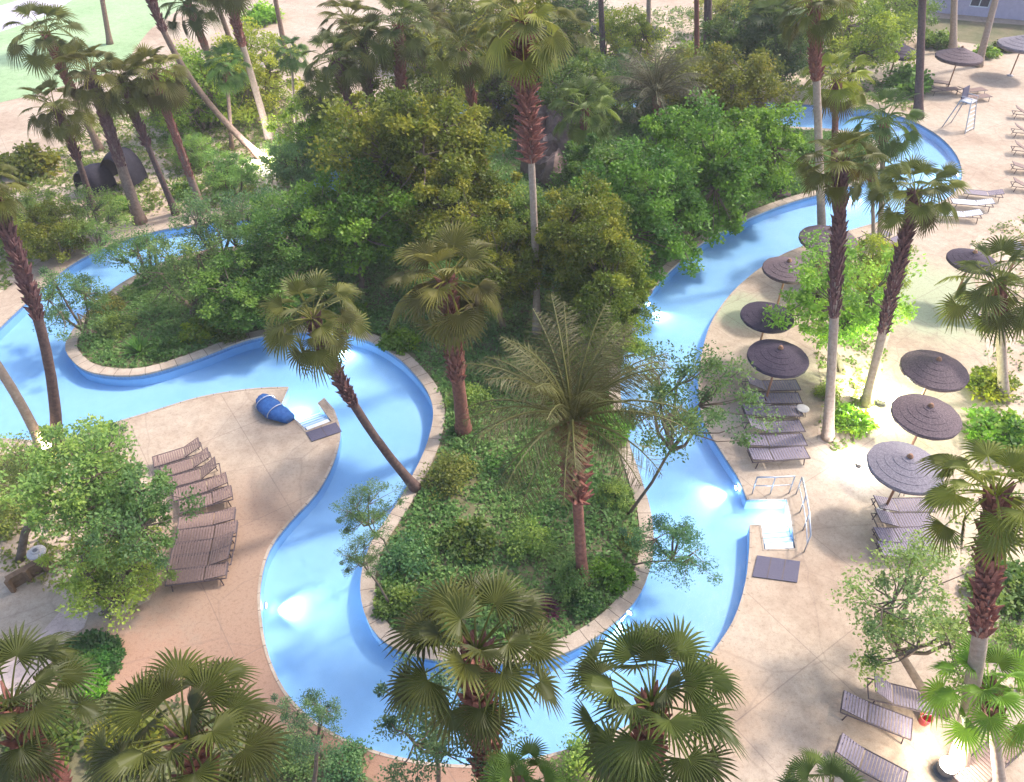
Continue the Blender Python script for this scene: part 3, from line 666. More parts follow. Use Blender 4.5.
T('leafy_tree', (450, 860), (432, 722), 130, 'thin blue-tinted airy tree standing in for a reflection on the water, bottom edge', 'airy', (.6, .75, 1.0), tr=.05)  # added foliage, tinted blue to imitate a plant's reflection in the water
T('leafy_tree', (312, 800), (312, 722), 70, 'slim grey-blue airy tree on the bottom-left bank', 'airy', (.7, .85, 1.0), tr=.05)

T('leafy_tree', (500, 60), (495, 25), 80, 'yellowish-olive tree at the top edge left of the tallest central palm', 'loose', (1.4, 1.2, .75))
T('leafy_tree', (570, 140), (572, 92), 80, 'brownish-green tree just above the boulders', 'loose', (.9, .85, .7))
T('leafy_tree', (690, 125), (695, 92), 80, 'olive tree behind the greyish feather palm, right side', 'loose', (1.1, .95, .7))
T('leafy_tree', (615, 110), (618, 82), 60, 'dark tree behind the greyish feather palm, left side', 'feather', DK)
T('leafy_tree', (770, 35), (790, 12), 80, 'pale olive tree at the top edge above the thin dark tree', 'loose', LT)
T('leafy_tree', (905, 45), (895, 15), 80, 'yellow-green tree at the top edge left of the dark trunk', 'feather', (1.6, 1.5, .8))
T('leafy_tree', (450, 60), (432, 30), 80, 'dark olive tree at the top edge right of the reddish palm', 'loose', (.9, .8, .65))
T('leafy_tree', (700, 34), (735, 18), 70, 'yellow tree at the top edge right of the close pair of trunks', 'feather', (1.8, 1.5, .8))
T('leafy_tree', (590, 40), (570, 15), 70, 'dark brownish tree at the top edge left of the bare dark trunk', 'feather', DK)
T('leafy_tree', (395, 225), (398, 190), 90, 'dark olive tree between the bright bushy tree and the central trees', 'dense', (1.0, .9, .65))
T('leafy_tree', (530, 300), (525, 225), 70, 'shadowy green tree behind the thin pale central trunk', 'loose', MID)
T('leafy_tree', (620, 360), (612, 335), 80, 'emerald tree above the dark airy tree over the channel', 'loose', (.9, 1.2, .8))
T('leafy_tree', (292, 186), (296, 180), 60, 'pale teal tree between the glowing lamp and the water', 'feather', (1.1, 1.3, 1.1))
T('leafy_tree', (192, 168), (194, 156), 44, 'pale green tree behind the reddish leaning trunk', 'feather', LT)
T('leafy_tree', (232, 196), (232, 182), 54, 'bright green tree right of the reddish leaning trunk', 'feather', (1.2, 1.4, .9))

T('leafy_tree', (228, 264), (212, 226), 80, 'airy grey-green tree hanging over the far-left water', 'airy', (.8, 1.0, .9))
T('leafy_tree', (282, 250), (272, 216), 74, 'airy bluish tree where the far-left water meets the island', 'airy', (.7, .95, 1.0))
T('leafy_tree', (150, 282), (140, 252), 70, 'low airy tree on the upper rim of the island tongue', 'airy', (.85, 1.05, .8))
T('leafy_tree', (500, 122), (500, 98), 66, 'olive tree hiding the far water left of the boulders', 'loose', OL)
T('leafy_tree', (650, 122), (655, 92), 70, 'feathery dark tree hiding the far water at the top', 'feather', (.8, .85, .7))
T('leafy_tree', (700, 128), (712, 104), 60, 'yellow-green tree on the far rim of the island', 'loose', (1.2, 1.2, .7))
T('leafy_tree', (440, 150), (396, 148), 60, 'olive tree at the edge of the small blue water gap', 'loose', OL)

# ------------------------------------------------------------------ shrubs
def shrub(name, px, w, label, kind=SHRUB, tint=(1, 1, 1), hs=.8, cat='shrub', group='low shrubs in the planting beds'):
    B = G(*px); r = w * depth(B) / F / 2; o = link(name, random.choice(kind) if isinstance(kind, list) else kind, None, (B.x, B.y, .01))
    o.scale = (r, r, r * hs); o.rotation_euler = (0, 0, random.uniform(0, 6.28)); o.color = (*tint, 1); tag(o, label, cat, group); return o
S = shrub
S('spiky_plant', (140, 352), 46, 'blue-green spiky plant at the tip of the left island tongue', SPIKY, (.8, 1.05, 1.05), 1, 'spiky plant', 'spiky plants')
S('spiky_plant', (548, 612), 44, 'dark red spiky plant at the lower right of the island', REDSPIKY, (1, 1, 1), 1, 'spiky plant', 'spiky plants')
S('shrub', (166, 352), 36, 'dark teal shrub right of the spiky plant on the left tongue', SHRUB, (.5, .8, .75))
S('shrub', (200, 335), 40, 'bright green shrub below the pale bare stem', SHRUB, (1.3, 1.5, .7))
S('shrub', (232, 338), 30, 'dark shrub on the tongue rim left of the teal-green tree', SHRUB, DK)
S('shrub', (120, 330), 44, 'pale olive shrub at the widest part of the tongue', FSHRUB, (1.4, 1.4, .9))
S('shrub', (105, 310), 40, 'olive shrub near the blunt end of the tongue', FSHRUB, OL)
S('shrub', (400, 345), 40, 'green shrub behind the curved coping at the inner bend', SHRUB, EM)
S('shrub', (345, 322), 46, 'low green shrub behind the coping above the white pool glow', SHRUB, EM)
S('shrub', (470, 405), 50, 'light shrub at the foot of the thick red palm trunk', FSHRUB, LT)
S('shrub', (510, 380), 55, 'grey-green shrub left of the date palm crown', FSHRUB, (.9, 1.1, .9))
S('shrub', (450, 480), 60, 'olive shrub at the narrow waist of the island, left side', FSHRUB, OL)
S('shrub', (520, 470), 60, 'green shrub left of the date palm trunk', FSHRUB, EM)
S('shrub', (610, 430), 55, 'green shrub right of the date palm crown', SHRUB, EM)
S('shrub', (615, 500), 45, 'light green shrub near the right rim of the island', FSHRUB, LT)
S('shrub', (410, 560), 60, 'teal shrub on the left half of the island', FSHRUB, TEAL)
S('shrub', (470, 545), 55, 'dark shrub at the centre left of the island', SHRUB, DK)
S('shrub', (572, 592), 50, 'grey-green shrub hiding the foot of the feathery date palm', FSHRUB, (.8, 1, .8), 1.5)
S('shrub', (530, 545), 60, 'yellowish shrub left of the date palm trunk', FSHRUB, LT)
S('shrub', (395, 605), 44, 'green shrub at the lower-left rim of the island', SHRUB, TEAL)
S('shrub', (440, 610), 56, 'grey-green shrub behind the large dark palm crown', FSHRUB, (.8, 1, .9))
S('shrub', (510, 600), 50, 'light green shrub left of the red spiky plant', FSHRUB, (1.2, 1.35, .9))
S('shrub', (580, 606), 40, 'dark blue-green shrub right of the red spiky plant', SHRUB, (.4, .6, .8))
S('shrub', (612, 580), 44, 'emerald shrub near the lower-right rim of the island', SHRUB, EM)
S('shrub', (630, 545), 34, 'olive shrub against the right coping', FSHRUB, OL)
S('shrub', (770, 190), 40, 'dark shrub against the coping at the right end of the island', SHRUB, DK)
S('shrub', (85, 668), 42, 'dark green shrub filling the round umbrella-shade bed, left half', SHRUB, (.55, .85, .7), .5)
S('shrub', (106, 660), 36, 'teal shrub filling the round umbrella-shade bed, right half', SHRUB, (.5, .9, .8), .5)
S('shrub', (95, 690), 36, 'bright green shrub below the round umbrella-shade bed', SHRUB, (.9, 1.4, .6))
S('shrub', (850, 425), 44, 'bright yellow-green shrub at the foot of the tall grey trunk', SHRUB, (1.6, 1.9, .8))
S('shrub', (828, 395), 30, 'small pale green shrub beside the tall grey trunk', FSHRUB, (1.7, 1.8, .9))
S('shrub', (1000, 440), 70, 'green shrub at the right edge beside the middle umbrellas', SHRUB, (1.2, 1.5, .8))
S('shrub', (990, 390), 50, 'orange-green shrub at the right edge by the brown umbrella', SHRUB, (1.8, 1.3, .7))
S('shrub', (1000, 590), 70, 'dark green shrub behind the red palm trunk at the right edge', SHRUB, MID)
S('shrub', (1015, 650), 60, 'light green shrub at the right edge below the red trunk', FSHRUB, LT)
S('shrub', (985, 56), 26, 'bright green shrub beside the lilac building', SHRUB, (1.2, 1.6, .8))
S('shrub', (1005, 50), 24, 'dark shrub under the lilac building wall', SHRUB, DK)
S('shrub', (935, 46), 34, 'green shrub left of the far ringed umbrella', SHRUB, (.9, 1.1, .8))
S('shrub', (905, 90), 50, 'teal-green shrub below the far arched umbrella', SHRUB, (.8, 1.3, 1.0))
S('shrub', (700, 60), 50, 'yellow-green shrub behind the close pair of trunks', SHRUB, LT)
S('shrub', (560, 48), 50, 'yellowish shrub left of the far dark umbrella', SHRUB, LT)
S('shrub', (470, 35), 60, 'yellow shrub at the top edge behind the slender palm', SHRUB, (1.7, 1.5, .8))
S('shrub', (262, 22), 40, 'bright green shrub on the sand at the top edge', SHRUB, (1.6, 2.0, .9))
S('shrub', (320, 145), 40, 'yellow-green shrub beside the thin grey palm trunk', SHRUB, LT)
S('shrub', (292, 174), 30, 'pale shrub by the glowing ground lamp', FSHRUB, (1.6, 1.5, 1))
S('shrub', (187, 194), 32, 'green shrub between the two reddish trunks at the upper left', SHRUB, (.9, 1.1, .7))
S('shrub', (128, 208), 30, 'bright shrub below the black tents', SHRUB, (1.3, 1.5, .8))
S('shrub', (30, 170), 60, 'olive shrub at the left edge below the lawn', SHRUB, OL)
S('shrub', (230, 115), 50, 'yellow-green shrub right of the reddish leaning trunk', SHRUB, LT)
S('shrub', (175, 115), 44, 'olive shrub between the upper-left palms', SHRUB, OL)
S('shrub', (40, 470), 46, 'pale yellow shrub at the foot of the curved left palm', FSHRUB, (1.8, 1.6, .9))
S('shrub', (108, 440), 40, 'blue-green shrub hanging over the left bank', FSHRUB, (.6, .9, .8))
S('shrub', (10, 520), 60, 'sandy-olive shrub at the left edge above the timber wall', FSHRUB, (1.7, 1.4, .9))
S('shrub', (345, 770), 60, 'grey-blue shrub on the bottom-left bank', FSHRUB, (.8, .95, 1.0))
S('shrub', (295, 760), 60, 'grey-green shrub beside the wide lower-left palm', FSHRUB, (.8, .95, .9))
S('shrub', (130, 745), 70, 'dark olive shrub under the wide lower-left palm', SHRUB, OL)
S('shrub', (50, 745), 70, 'dark green shrub in the bottom-left corner', SHRUB, DK)
S('shrub', (585, 775), 70, 'pale yellow-green shrub at the bottom edge', FSHRUB, (1.5, 1.5, .8))

def cover(name, poly, n, size, hmax, seed, z0=.05, tints=(.15, .85)):
    rng = np.random.default_rng(seed); A = np.array(poly); lo, hi = A.min(0), A.max(0)
    Pt = lo + rng.random((n * 3, 2)) * (hi - lo); Pt = Pt[inside_np(Pt, poly)][:n]
    ph = rng.random(6) * 6.28
    g = .5 + .25 * (np.sin(Pt[:, 0] * .9 + ph[0]) * np.sin(Pt[:, 1] * .8 + ph[1]) + np.sin(Pt[:, 0] * 2.1 + Pt[:, 1] * 1.3 + ph[2]))
    keep = rng.random(len(Pt)) < .35 + .75 * g; Pt = Pt[keep]; g = g[keep]
    k = len(Pt); C = np.concatenate([Pt, np.full((k, 1), z0) + hmax * .4 * g[:, None]], 1)
    V, Fc, ci = leaves_np(rng, C, (size * .9) * (.6 + .8 * rng.random(k)), 7, size * .8)
    V[:, 2] = np.maximum(V[:, 2], z0 + .01)
    g2 = .5 + .5 * np.sin(Pt[:, 0] * 1.4 + ph[3]) * np.sin(Pt[:, 1] * 1.7 + ph[4])
    Tt = tints[0] + (tints[1] - tints[0]) * (.6 * g2 + .4 * rng.random(k)); Tt = np.repeat(Tt[ci] + rng.normal(size=k * 7) * .08, 4)
    o = link(name, np_mesh(name, V, Fc, Tt, M['cover'])); tag(o, kind='stuff'); return o
inner = offset(island, -.5)
o = cover('ground_cover', inner, 62000, .16, .28, 5); tag(o, 'mottled low green plants carpeting the island', 'ground cover'); o.color = (1.2, 1.6, 1.2, 1)
o = cover('ground_cover', BED_UL, 12000, .22, .2, 6, .01); tag(o, 'yellow-green scrub scattered over the sandy upper-left bank', 'ground cover'); o.color = (1.5, 1.5, .9, 1)
o = cover('ground_cover', BED_UC, 7000, .24, .2, 7, .01); tag(o, 'low scrub beyond the far strip of water', 'ground cover'); o.color = (1.3, 1.3, .9, 1)
o = cover('ground_cover', BED_L, 1800, .18, .2, 8, .01); tag(o, 'low scrub on the sandy bank at the left', 'ground cover'); o.color = (1.4, 1.4, .8, 1)
o = cover('ground_cover', BED_BL, 2600, .16, .2, 9, .01); tag(o, 'dark ground plants under the lower-left palms', 'ground cover')
o = cover('ground_cover', BED_R, 700, .18, .2, 10, .01); tag(o, 'yellow-green ground plants around the tall grey trunk', 'ground cover'); o.color = (1.6, 1.6, .8, 1)
o = cover('ground_cover', BED_FR, 2200, .18, .2, 11, .01); tag(o, 'ground plants along the right edge', 'ground cover'); o.color = (1.4, 1.4, .8, 1)

o = cover('ground_cover', SHADE_BED, 900, .15, .2, 12, .015); tag(o, 'ground plants coloured dark for umbrella shade in the round bed', 'ground cover'); o.color = (.6, .85, .6, 1)
# ------------------------------------------------------------------ umbrellas
def umbrella_mesh(seed, mat):
    random.seed(seed); mb = MB(); prof = []
    tiers = 5
    for i in range(tiers):                         # overlapping thatch rings, ragged edges
        r0 = 1.0 - i / tiers; r1 = 1.0 - (i + 1) / tiers - .03
        z0 = .40 * (1 - r0) + .0; z1 = .40 * (1 - max(r1, .02))
        mb.lathe([(r0 * .93, z0 - .15), (r0 * .95, z0 - .145), (r0, z0 - .10), (r0 * 1.01, z0 - .03), (r0 * .99, z0 + .012), (max(r1, .02), z1)], 40, .012)
    return mb.mesh('canopy', mat)
CAN = {k: umbrella_mesh(i, M[m]) for i, (k, m) in enumerate((('dark', 'thatch_dark'), ('grey', 'thatch_grey'), ('brown', 'thatch_brown')))}
def umbrella(px, w, label, k='dark', h=2.25, tilt=0, group='round umbrellas beside the river', tz=0):
    c = G(px[0], px[1], h + .15); r = w * depth(c) / F / 2; root = empty('patio_umbrella', (c.x, c.y, 0)); tag(root, label, 'umbrella', group)
    o = link('canopy', CAN[k], root, (0, 0, h)); o.scale = (r, r, r * 1.0); o.rotation_euler = (tilt, 0, tz)
    mb = MB(); mb.tube([(0, 0, 0), (0, 0, h + .3 * r)], .045, 10); mb.build('pole', M['pole_wood'], root, smooth=True)
    mb = MB(); mb.lathe([(0, .10), (.05, .10), (.22, .06), (.24, 0)], 16); mb.build('base', M['concrete'], root)
    mb = MB(); mb.lathe([(0, .12), (.05, .11), (.09, .05), (.10, 0), (.02, 0)], 12); mb.build('finial', M['pole_wood'], root, (0, 0, h + .38 * r))
    mb = MB()
    for i in range(8):
        a = i * math.pi / 4; mb.bar((.04 * math.cos(a), .04 * math.sin(a), h + .3 * r), (.92 * r * math.cos(a), .92 * r * math.sin(a), h - .02 + .012), .03, .03)
    mb.build('ribs', M['pole_wood'], root)
    return root
U = umbrella
U((829, 236), 56, 'grey-green umbrella nearest the far river bend, behind the pale trunk', 'brown')
U((788, 266), 48, 'ringed umbrella overhanging the water edge, topmost of the three by the loungers', 'brown')
U((768, 313), 52, 'dark umbrella half hidden by the yellow-green tree, middle of the three', 'dark')
U((779, 354), 60, 'dark purple umbrella directly over the slatted loungers, lowest of the three', 'dark')
U((973, 257), 46, 'small dark umbrella behind the right-edge palm crown', 'dark')
U((936, 366), 64, 'umbrella half pale half dark brown, upper of the three in the right column', 'brown')
U((928, 412), 66, 'brown umbrella in the middle of the right column', 'brown')
U((907, 463), 72, 'grey ringed umbrella over the lilac loungers, lowest of the right column', 'grey')
U((898, 49), 42, 'far dark arched umbrella at the top left of the dark trunk', 'dark')
U((960, 54), 44, 'far ringed umbrella in front of the pale pink trunk', 'brown')
U((608, 27), 36, 'far dark umbrella at the top edge beside the bare dark trunk', 'dark')
U((650, 30), 34, 'far umbrella behind the pale grey trunk', 'dark')
U((1022, 246), 30, 'umbrella cut by the right edge above the palm crown', 'grey')
U((1024, 42), 46, 'pale thatched umbrella at the top-right edge', 'grey')

# black tents at the upper left: two arched shade covers
def tent(px, L, W, H, rz, label):
    B = G(*px); root = empty('shade_tent', B, rz); tag(root, label, 'tent', 'black shade tents')
    mb = MB(); n = 12; vs = []; fs = []
    for e, x in enumerate((-L / 2, -L / 6, L / 6, L / 2)):
        s = 1 - .10 * (e in (0, 3))
        for i in range(n + 1):
            a = math.pi * i / n; vs.append((x, W / 2 * s * math.cos(a), .25 + H * s * math.sin(a)))
        for i in range(n + 1):
            a = math.pi * i / n; vs.append((x, (W / 2 * s - .04) * math.cos(a), .25 + (H * s - .04) * math.sin(a)))
    m = n + 1
    for e in range(3):
        a, b = e * 2 * m, (e + 1) * 2 * m
        for i in range(n): fs += [(a + i, b + i, b + i + 1, a + i + 1), (a + m + i, a + m + i + 1, b + m + i + 1, b + m + i)]
    for e in (0, 3):
        a = e * 2 * m
        for i in range(n): fs.append((a + i, a + i + 1, a + m + i + 1, a + m + i))
    mb.add(vs, fs); mb.build('canopy', M['black_canvas'], root, smooth=True)
    for sx in (-1, 1):
        for sy in (-1, 1):
            q = MB(); q.tube([(sx * L * .47, sy * W * .44, 0), (sx * L * .47, sy * W * .44, .35)], .04, 8); q.build('leg', M['lounger_frame'], root)
tent((127, 184), 1.6, 2.0, 1.8, R(75), 'taller black arched tent, right of the thick brown palm trunk')
tent((98, 190), 1.5, 1.8, 1.2, R(60), 'lower black tent, left of the thick brown palm trunk')

# ------------------------------------------------------------------ loungers
def make_lounger(strap, back=17):
    root = empty('sun_lounger', (0, 0, 0)); L, W, H = 1.95, .62, .33
    mb = MB(); x = -.22
    while x < L / 2 - .04: mb.box((x + .035, 0, H), (.07, W - .06, .014)); x += .092
    mb.build('seat', M[strap], root)
    mb = MB(); a = R(back); x = .06
    while x < .72: mb.box((-.25 - x * math.cos(a), 0, H + .01 + x * math.sin(a)), (.07, W - .06, .014), Matrix.Rotation(a, 3, 'Y')); x += .092
    mb.build('backrest', M[strap], root)
    mb = MB()
    for s in (-1, 1):
        mb.tube([(-L / 2, s * W / 2, H - .012), (L / 2, s * W / 2, H - .012)], .02, 8)
        mb.tube([(-.25, s * (W / 2 - .035), H), (-.25 - .75 * math.cos(a), s * (W / 2 - .035), H + .75 * math.sin(a))], .016, 8)
    mb.tube([(L / 2, -W / 2, H - .012), (L / 2, W / 2, H - .012)], .02, 8); mb.tube([(-L / 2, -W / 2, H - .012), (-L / 2, W / 2, H - .012)], .02, 8)
    mb.tube([(-.25 - .75 * math.cos(a), -W / 2 + .035, H + .75 * math.sin(a)), (-.25 - .75 * math.cos(a), W / 2 - .035, H + .75 * math.sin(a))], .016, 8)
    mb.build('frame', M['lounger_frame'], root)
    for sx in (-.78, .78):
        for s in (-1, 1):
            q = MB(); q.tube([(sx, s * W / 2, H - .02), (sx * 1.06, s * W / 2, 0)], .02, 8); q.build('leg', M['lounger_frame'], root)
    return root
protos = {}
def lounger(head, foot, label, strap='strap', group='sun loungers by the river'):
    a, b = G(head[0], head[1], .33), G(foot[0], foot[1], .33); d = b - a
    key = (strap, random.choice((9, 15, 21, 30)))
    if key not in protos: protos[key] = o = make_lounger(*key)
    else: o = copy_tree(protos[key])
    c = (a + b) / 2; o.location = (c.x, c.y, 0); o.rotation_euler = (0, 0, math.atan2(d.y, d.x) + random.uniform(-.04, .04))
    s = max(.85, min(1.12, d.length / 1.95)); o.scale = (s, .93 if 'left fan' in label else 1, 1); tag(o, label, 'lounger', group); return o
gL = 'loungers fanned out on the left deck'; gR = 'slatted loungers under the dark umbrella'; gU = 'lilac loungers under the ringed umbrella'
for i, (a, b, t) in enumerate([((200, 447), (155, 462), 'topmost'), ((211, 457), (161, 473), 'second from the top'), ((220, 468), (167, 484), 'middle one'), ((227, 480), (173, 495), 'second from the bottom'), ((232, 493), (179, 507), 'lowest')]):
    lounger(a, b, f'brown lounger, {t} in the upper group of the left fan', 'strap', gL)
for i, (a, b, t) in enumerate([((235, 515), (178, 524), 'topmost'), ((237, 529), (176, 537), 'second from the top'), ((235, 543), (172, 550), 'middle one'), ((232, 557), (169, 563), 'second from the bottom'), ((227, 571), (167, 577), 'lowest')]):
    lounger(a, b, f'lounger with dark back, {t} in the lower half of the left fan', 'strap', gL)
for a, b, t in [((742, 386), (800, 385), 'topmost, shaded by the dark purple umbrella'), ((742, 399), (802, 397), 'second from the top below the dark purple umbrella'), ((742, 412), (803, 410), 'third down, above the gap in the right-hand row'),
                ((743, 428), (804, 426), 'just below the gap in the right-hand row'), ((745, 442), (805, 439), 'second lowest, by the tall grey trunk'), ((750, 456), (807, 452), 'lowest, crossed by the trunk shadow')]:
    lounger(a, b, f'slatted lounger {t}', 'lilac_strap', gR)
for a, b, t in [((875, 506), (931, 504), 'directly below the grey ringed umbrella'), ((875, 521), (932, 519), 'second below the grey ringed umbrella'), ((876, 536), (932, 534), 'third below the grey ringed umbrella'), ((880, 551), (935, 548), 'lowest in the right column, under the airy tree')]:
    lounger(a, b, f'lilac lounger {t}', 'lilac_strap', gU)
gB = 'purple loungers at the lower right'
lounger((842, 703), (912, 728), 'long purple lounger below the airy tree, beside the red bucket', 'lilac_strap', gB)
lounger((868, 688), (934, 704), 'purple lounger half hidden under the airy tree', 'lilac_strap', gB)
lounger((838, 746), (905, 782), 'purple lounger at the bottom edge near the grey-green palm', 'lilac_strap', gB)
lounger((1015, 738), (962, 784), 'purplish lounger at the bottom right beyond the lamp', 'strap', gB)
gF = 'loungers on the far right deck'
lounger((924, 80), (950, 83), 'far brown lounger beside the dark trunk', 'strap', gF); lounger((930, 90), (958, 88), 'far brown lounger second from the dark trunk', 'strap', gF)
lounger((955, 92), (988, 88), 'far brown lounger behind the lifeguard chair', 'strap', gF); lounger((960, 98), (992, 95), 'far brown lounger nearest the lifeguard chair', 'strap', gF)
lounger((1002, 195), (964, 191), 'grey lounger at the far river bend on the right', 'lilac_strap', gF); lounger((992, 204), (952, 201), 'pale white lounger at the far river bend, upper', 'pale_strap', gF)
lounger((980, 215), (938, 213), 'pale white lounger at the far river bend, lower', 'pale_strap', gF)
for i, t in enumerate(('topmost', 'second', 'third', 'fourth', 'lowest')):
    lounger((1012, 112 + i * 18), (1050, 116 + i * 18), f'reddish lounger cut by the right edge, {t} of its column', 'strap', gF)
lounger((862, 240), (888, 232), 'grey lounger between the pale trunk and the leaning palm', 'lilac_strap', gF)
lounger((885, 246), (906, 236), 'grey lounger left of the leaning palm', 'lilac_strap', gF)
lounger((945, 312), (985, 318), 'pale lounger on the green-lit paving under the right-edge palm', 'lilac_strap', gF)

# side tables under umbrellas with rounded top
def side_table(px, label):
    B = G(*px); root = empty('side_table', B); tag(root, label, 'table', 'small round tables between the loungers')
    q = MB(); q.lathe([(0, .46), (.22, .46), (.24, .445), (.22, .43), (0, .43)], 20); q.build('tabletop', M['concrete'], root)
    for i in range(3):
        a = i * 2.094; q = MB(); q.tube([(.08 * math.cos(a), .08 * math.sin(a), .43), (.2 * math.cos(a), .2 * math.sin(a), 0)], .014, 6); q.build('leg', M['lounger_frame'], root)
side_table((800, 417), 'small round table at the foot of the slatted loungers')
side_table((898, 496), 'small round table below the grey ringed umbrella')

# ------------------------------------------------------------------ pool steps, mats, rails
def steps(px_l, px_r, px_l2, px_r2, n, label):
    """treads between the edge l-r and the far line l2-r2, each 0.17 m lower"""
    l, r, l2, r2 = (G(*p) for p in (px_l, px_r, px_l2, px_r2)); mb = MB()
    for i in range(n):
        a, b = i / n, (i + 1) / n; z = -.05 - .085 * i
        q = [l.lerp(l2, a), r.lerp(r2, a), r.lerp(r2, b), l.lerp(l2, b)]
        vs = [(p.x, p.y, z) for p in q] + [(p.x, p.y, -.51) for p in q]
        mb.add(vs, [(0, 1, 2, 3), (0, 4, 5, 1), (1, 5, 6, 2), (2, 6, 7, 3), (3, 7, 4, 0), (7, 6, 5, 4)])
    o = mb.build('pool_steps', M['white_paint']); tag(o, label, 'steps', 'white steps into the river')
    # nosing strips
    q = MB()
    for i in range(n):
        b = (i + .94) / n; z = -.05 - .085 * i + .003
        q.bar(Vector((*l.lerp(l2, b).xy, z)), Vector((*r.lerp(r2, b).xy, z)), .035, .006)
    q.build('nosing', M['basin'], o)
steps((766, 548), (794, 547), (762.5, 517), (789.5, 514), 5, 'white steps in the notch of the right bank behind the grey mat')
steps((307.5, 429), (330, 420.5), (292, 413), (318, 404.5), 5, 'white steps in the notch of the left bank beside the blue cover')
def floor_mat(c4, label, stripes):
    P4 = [G(*p) for p in c4]; c = sum(P4, Vector()) / 4; mb = MB()
    vs = [(p.x - c.x, p.y - c.y, .022) for p in P4] + [(p.x - c.x, p.y - c.y, .04) for p in P4]
    mb.add(vs, [(3, 2, 1, 0), (4, 5, 6, 7), (0, 1, 5, 4), (1, 2, 6, 5), (2, 3, 7, 6), (3, 0, 4, 7)])
    o = mb.build('floor_mat', M['mat_grey'], None, (c.x, c.y, 0)); tag(o, label, 'mat', 'grey mats beside the pool steps')
    q = MB(); a, b, d, e = (Vector((p.x - c.x, p.y - c.y, .043)) for p in P4)
    for t in stripes: q.bar(a.lerp(b, t), e.lerp(d, t), .03, .006)
    q.build('ridge', M['lounger_frame'], o)
floor_mat([(757, 556), (800, 562), (797, 583), (752, 577)], 'dark grey mat below the right-hand steps by the rail', (.33, .66))
floor_mat([(306, 433), (336, 423), (342, 432), (312, 442)], 'dark grey mat below the left-hand steps', (.5,))
def handrail(pts, label, h=.85):
    P3 = [G(*p) for p in pts]; c = P3[0]; root = empty('handrail', c); tag(root, label, 'handrail', 'steel rails around the right steps')
    q = MB(); q.tube([p - c + Vector((0, 0, h)) for p in P3], .028, 8); q.build('top_rail', M['steel'], root, smooth=True)
    q = MB(); q.tube([p - c + Vector((0, 0, h * .5)) for p in P3], .018, 8); q.build('mid_rail', M['steel'], root, smooth=True)
    for p in P3:
        q = MB(); q.tube([p - c + Vector((0, 0, .0)), p - c + Vector((0, 0, h))], .024, 8); q.build('post', M['steel'], root, smooth=True)
handrail([(752, 494), (770, 494), (789, 493)], 'steel rail behind the right-hand steps next to the water')
handrail([(796, 494), (800, 512), (803, 530), (804, 552)], 'curved steel rail along the outer side of the right-hand steps')

# blue folded cover on the left deck: pleated bolster
B = G(262, 400); B2 = G(291, 422); d = (B2 - B); mb = MB(); vs = []; fs = []; n = 18; seg = 16
for i in range(n + 1):
    t = i / n; r = .40 * (math.sin(math.pi * (.09 + .82 * t)) ** .45)
    for k in range(seg):
        a = 2 * math.pi * k / seg; rr = r * (1 + .09 * math.sin(k * 2.9 + i * .6))
        s = Vector((-d.y, d.x, 0)).normalized(); bow = -.18 * math.sin(math.pi * t)
        vs.append(d * (t - .5) + s * (rr * math.cos(a) + bow) + Vector((0, 0, max(.012, .62 * r + .62 * rr * math.sin(a)))))
for i in range(n):
    for k in range(seg): fs.append((i * seg + k, i * seg + (k + 1) % seg, (i + 1) * seg + (k + 1) % seg, (i + 1) * seg + k))
fs += [tuple(range(seg - 1, -1, -1)), tuple(n * seg + k for k in range(seg))]
mb.add(vs, fs); o = mb.build('folded_cover', M['blue_canvas'], None, ((B.x + B2.x) / 2, (B.y + B2.y) / 2, 0), True)
tag(o, 'pleated blue canvas bundle on the deck by the left-hand steps', 'cover')
q = MB(); s = Vector((-d.y, d.x, 0)).normalized()
for t in (-.22, .18):
    q.tube([d * t + s * (.43 * math.cos(a) - .15) + Vector((0, 0, .26 + .28 * math.sin(a))) for a in [math.pi * i / 10 for i in range(11)]], .02, 6)
q.build('strap', M['steel'], o)

# lifeguard chair at the far right
B = G(958, 128); root = empty('lifeguard_chair', B, R(40)); tag(root, 'tall pale ladder-backed lifeguard chair on the far right deck', 'lifeguard chair')
for sx in (-1, 1):
    for sy in (-1, 1):
        q = MB(); q.tube([(sx * .6, sy * .75, 0), (sx * .38, sy * .34, 1.75)], .04, 8); q.build('leg', M['steel'], root)
q = MB()
for i in range(6):
    t = (i + .5) / 6.5; w = .6 + (.38 - .6) * t; y = -.75 + .41 * t; q.tube([(-w, y, 1.75 * t), (w, y, 1.75 * t)], .028, 8)
q.build('rungs', M['steel'], root)
q = MB(); q.box((0, 0, 1.78), (.86, .74, .06)); q.build('seat', M['steel'], root)
q = MB(); q.box((0, .36, 2.2), (.8, .05, .7), Matrix.Rotation(R(-10), 3, 'X')); q.build('backrest', M['mat_grey'], root)
for s in (-1, 1):
    q = MB(); q.tube([(s * .42, -.34, 1.8), (s * .42, -.34, 2.06), (s * .42, .34, 2.06)], .025, 8); q.build('armrest', M['steel'], root)

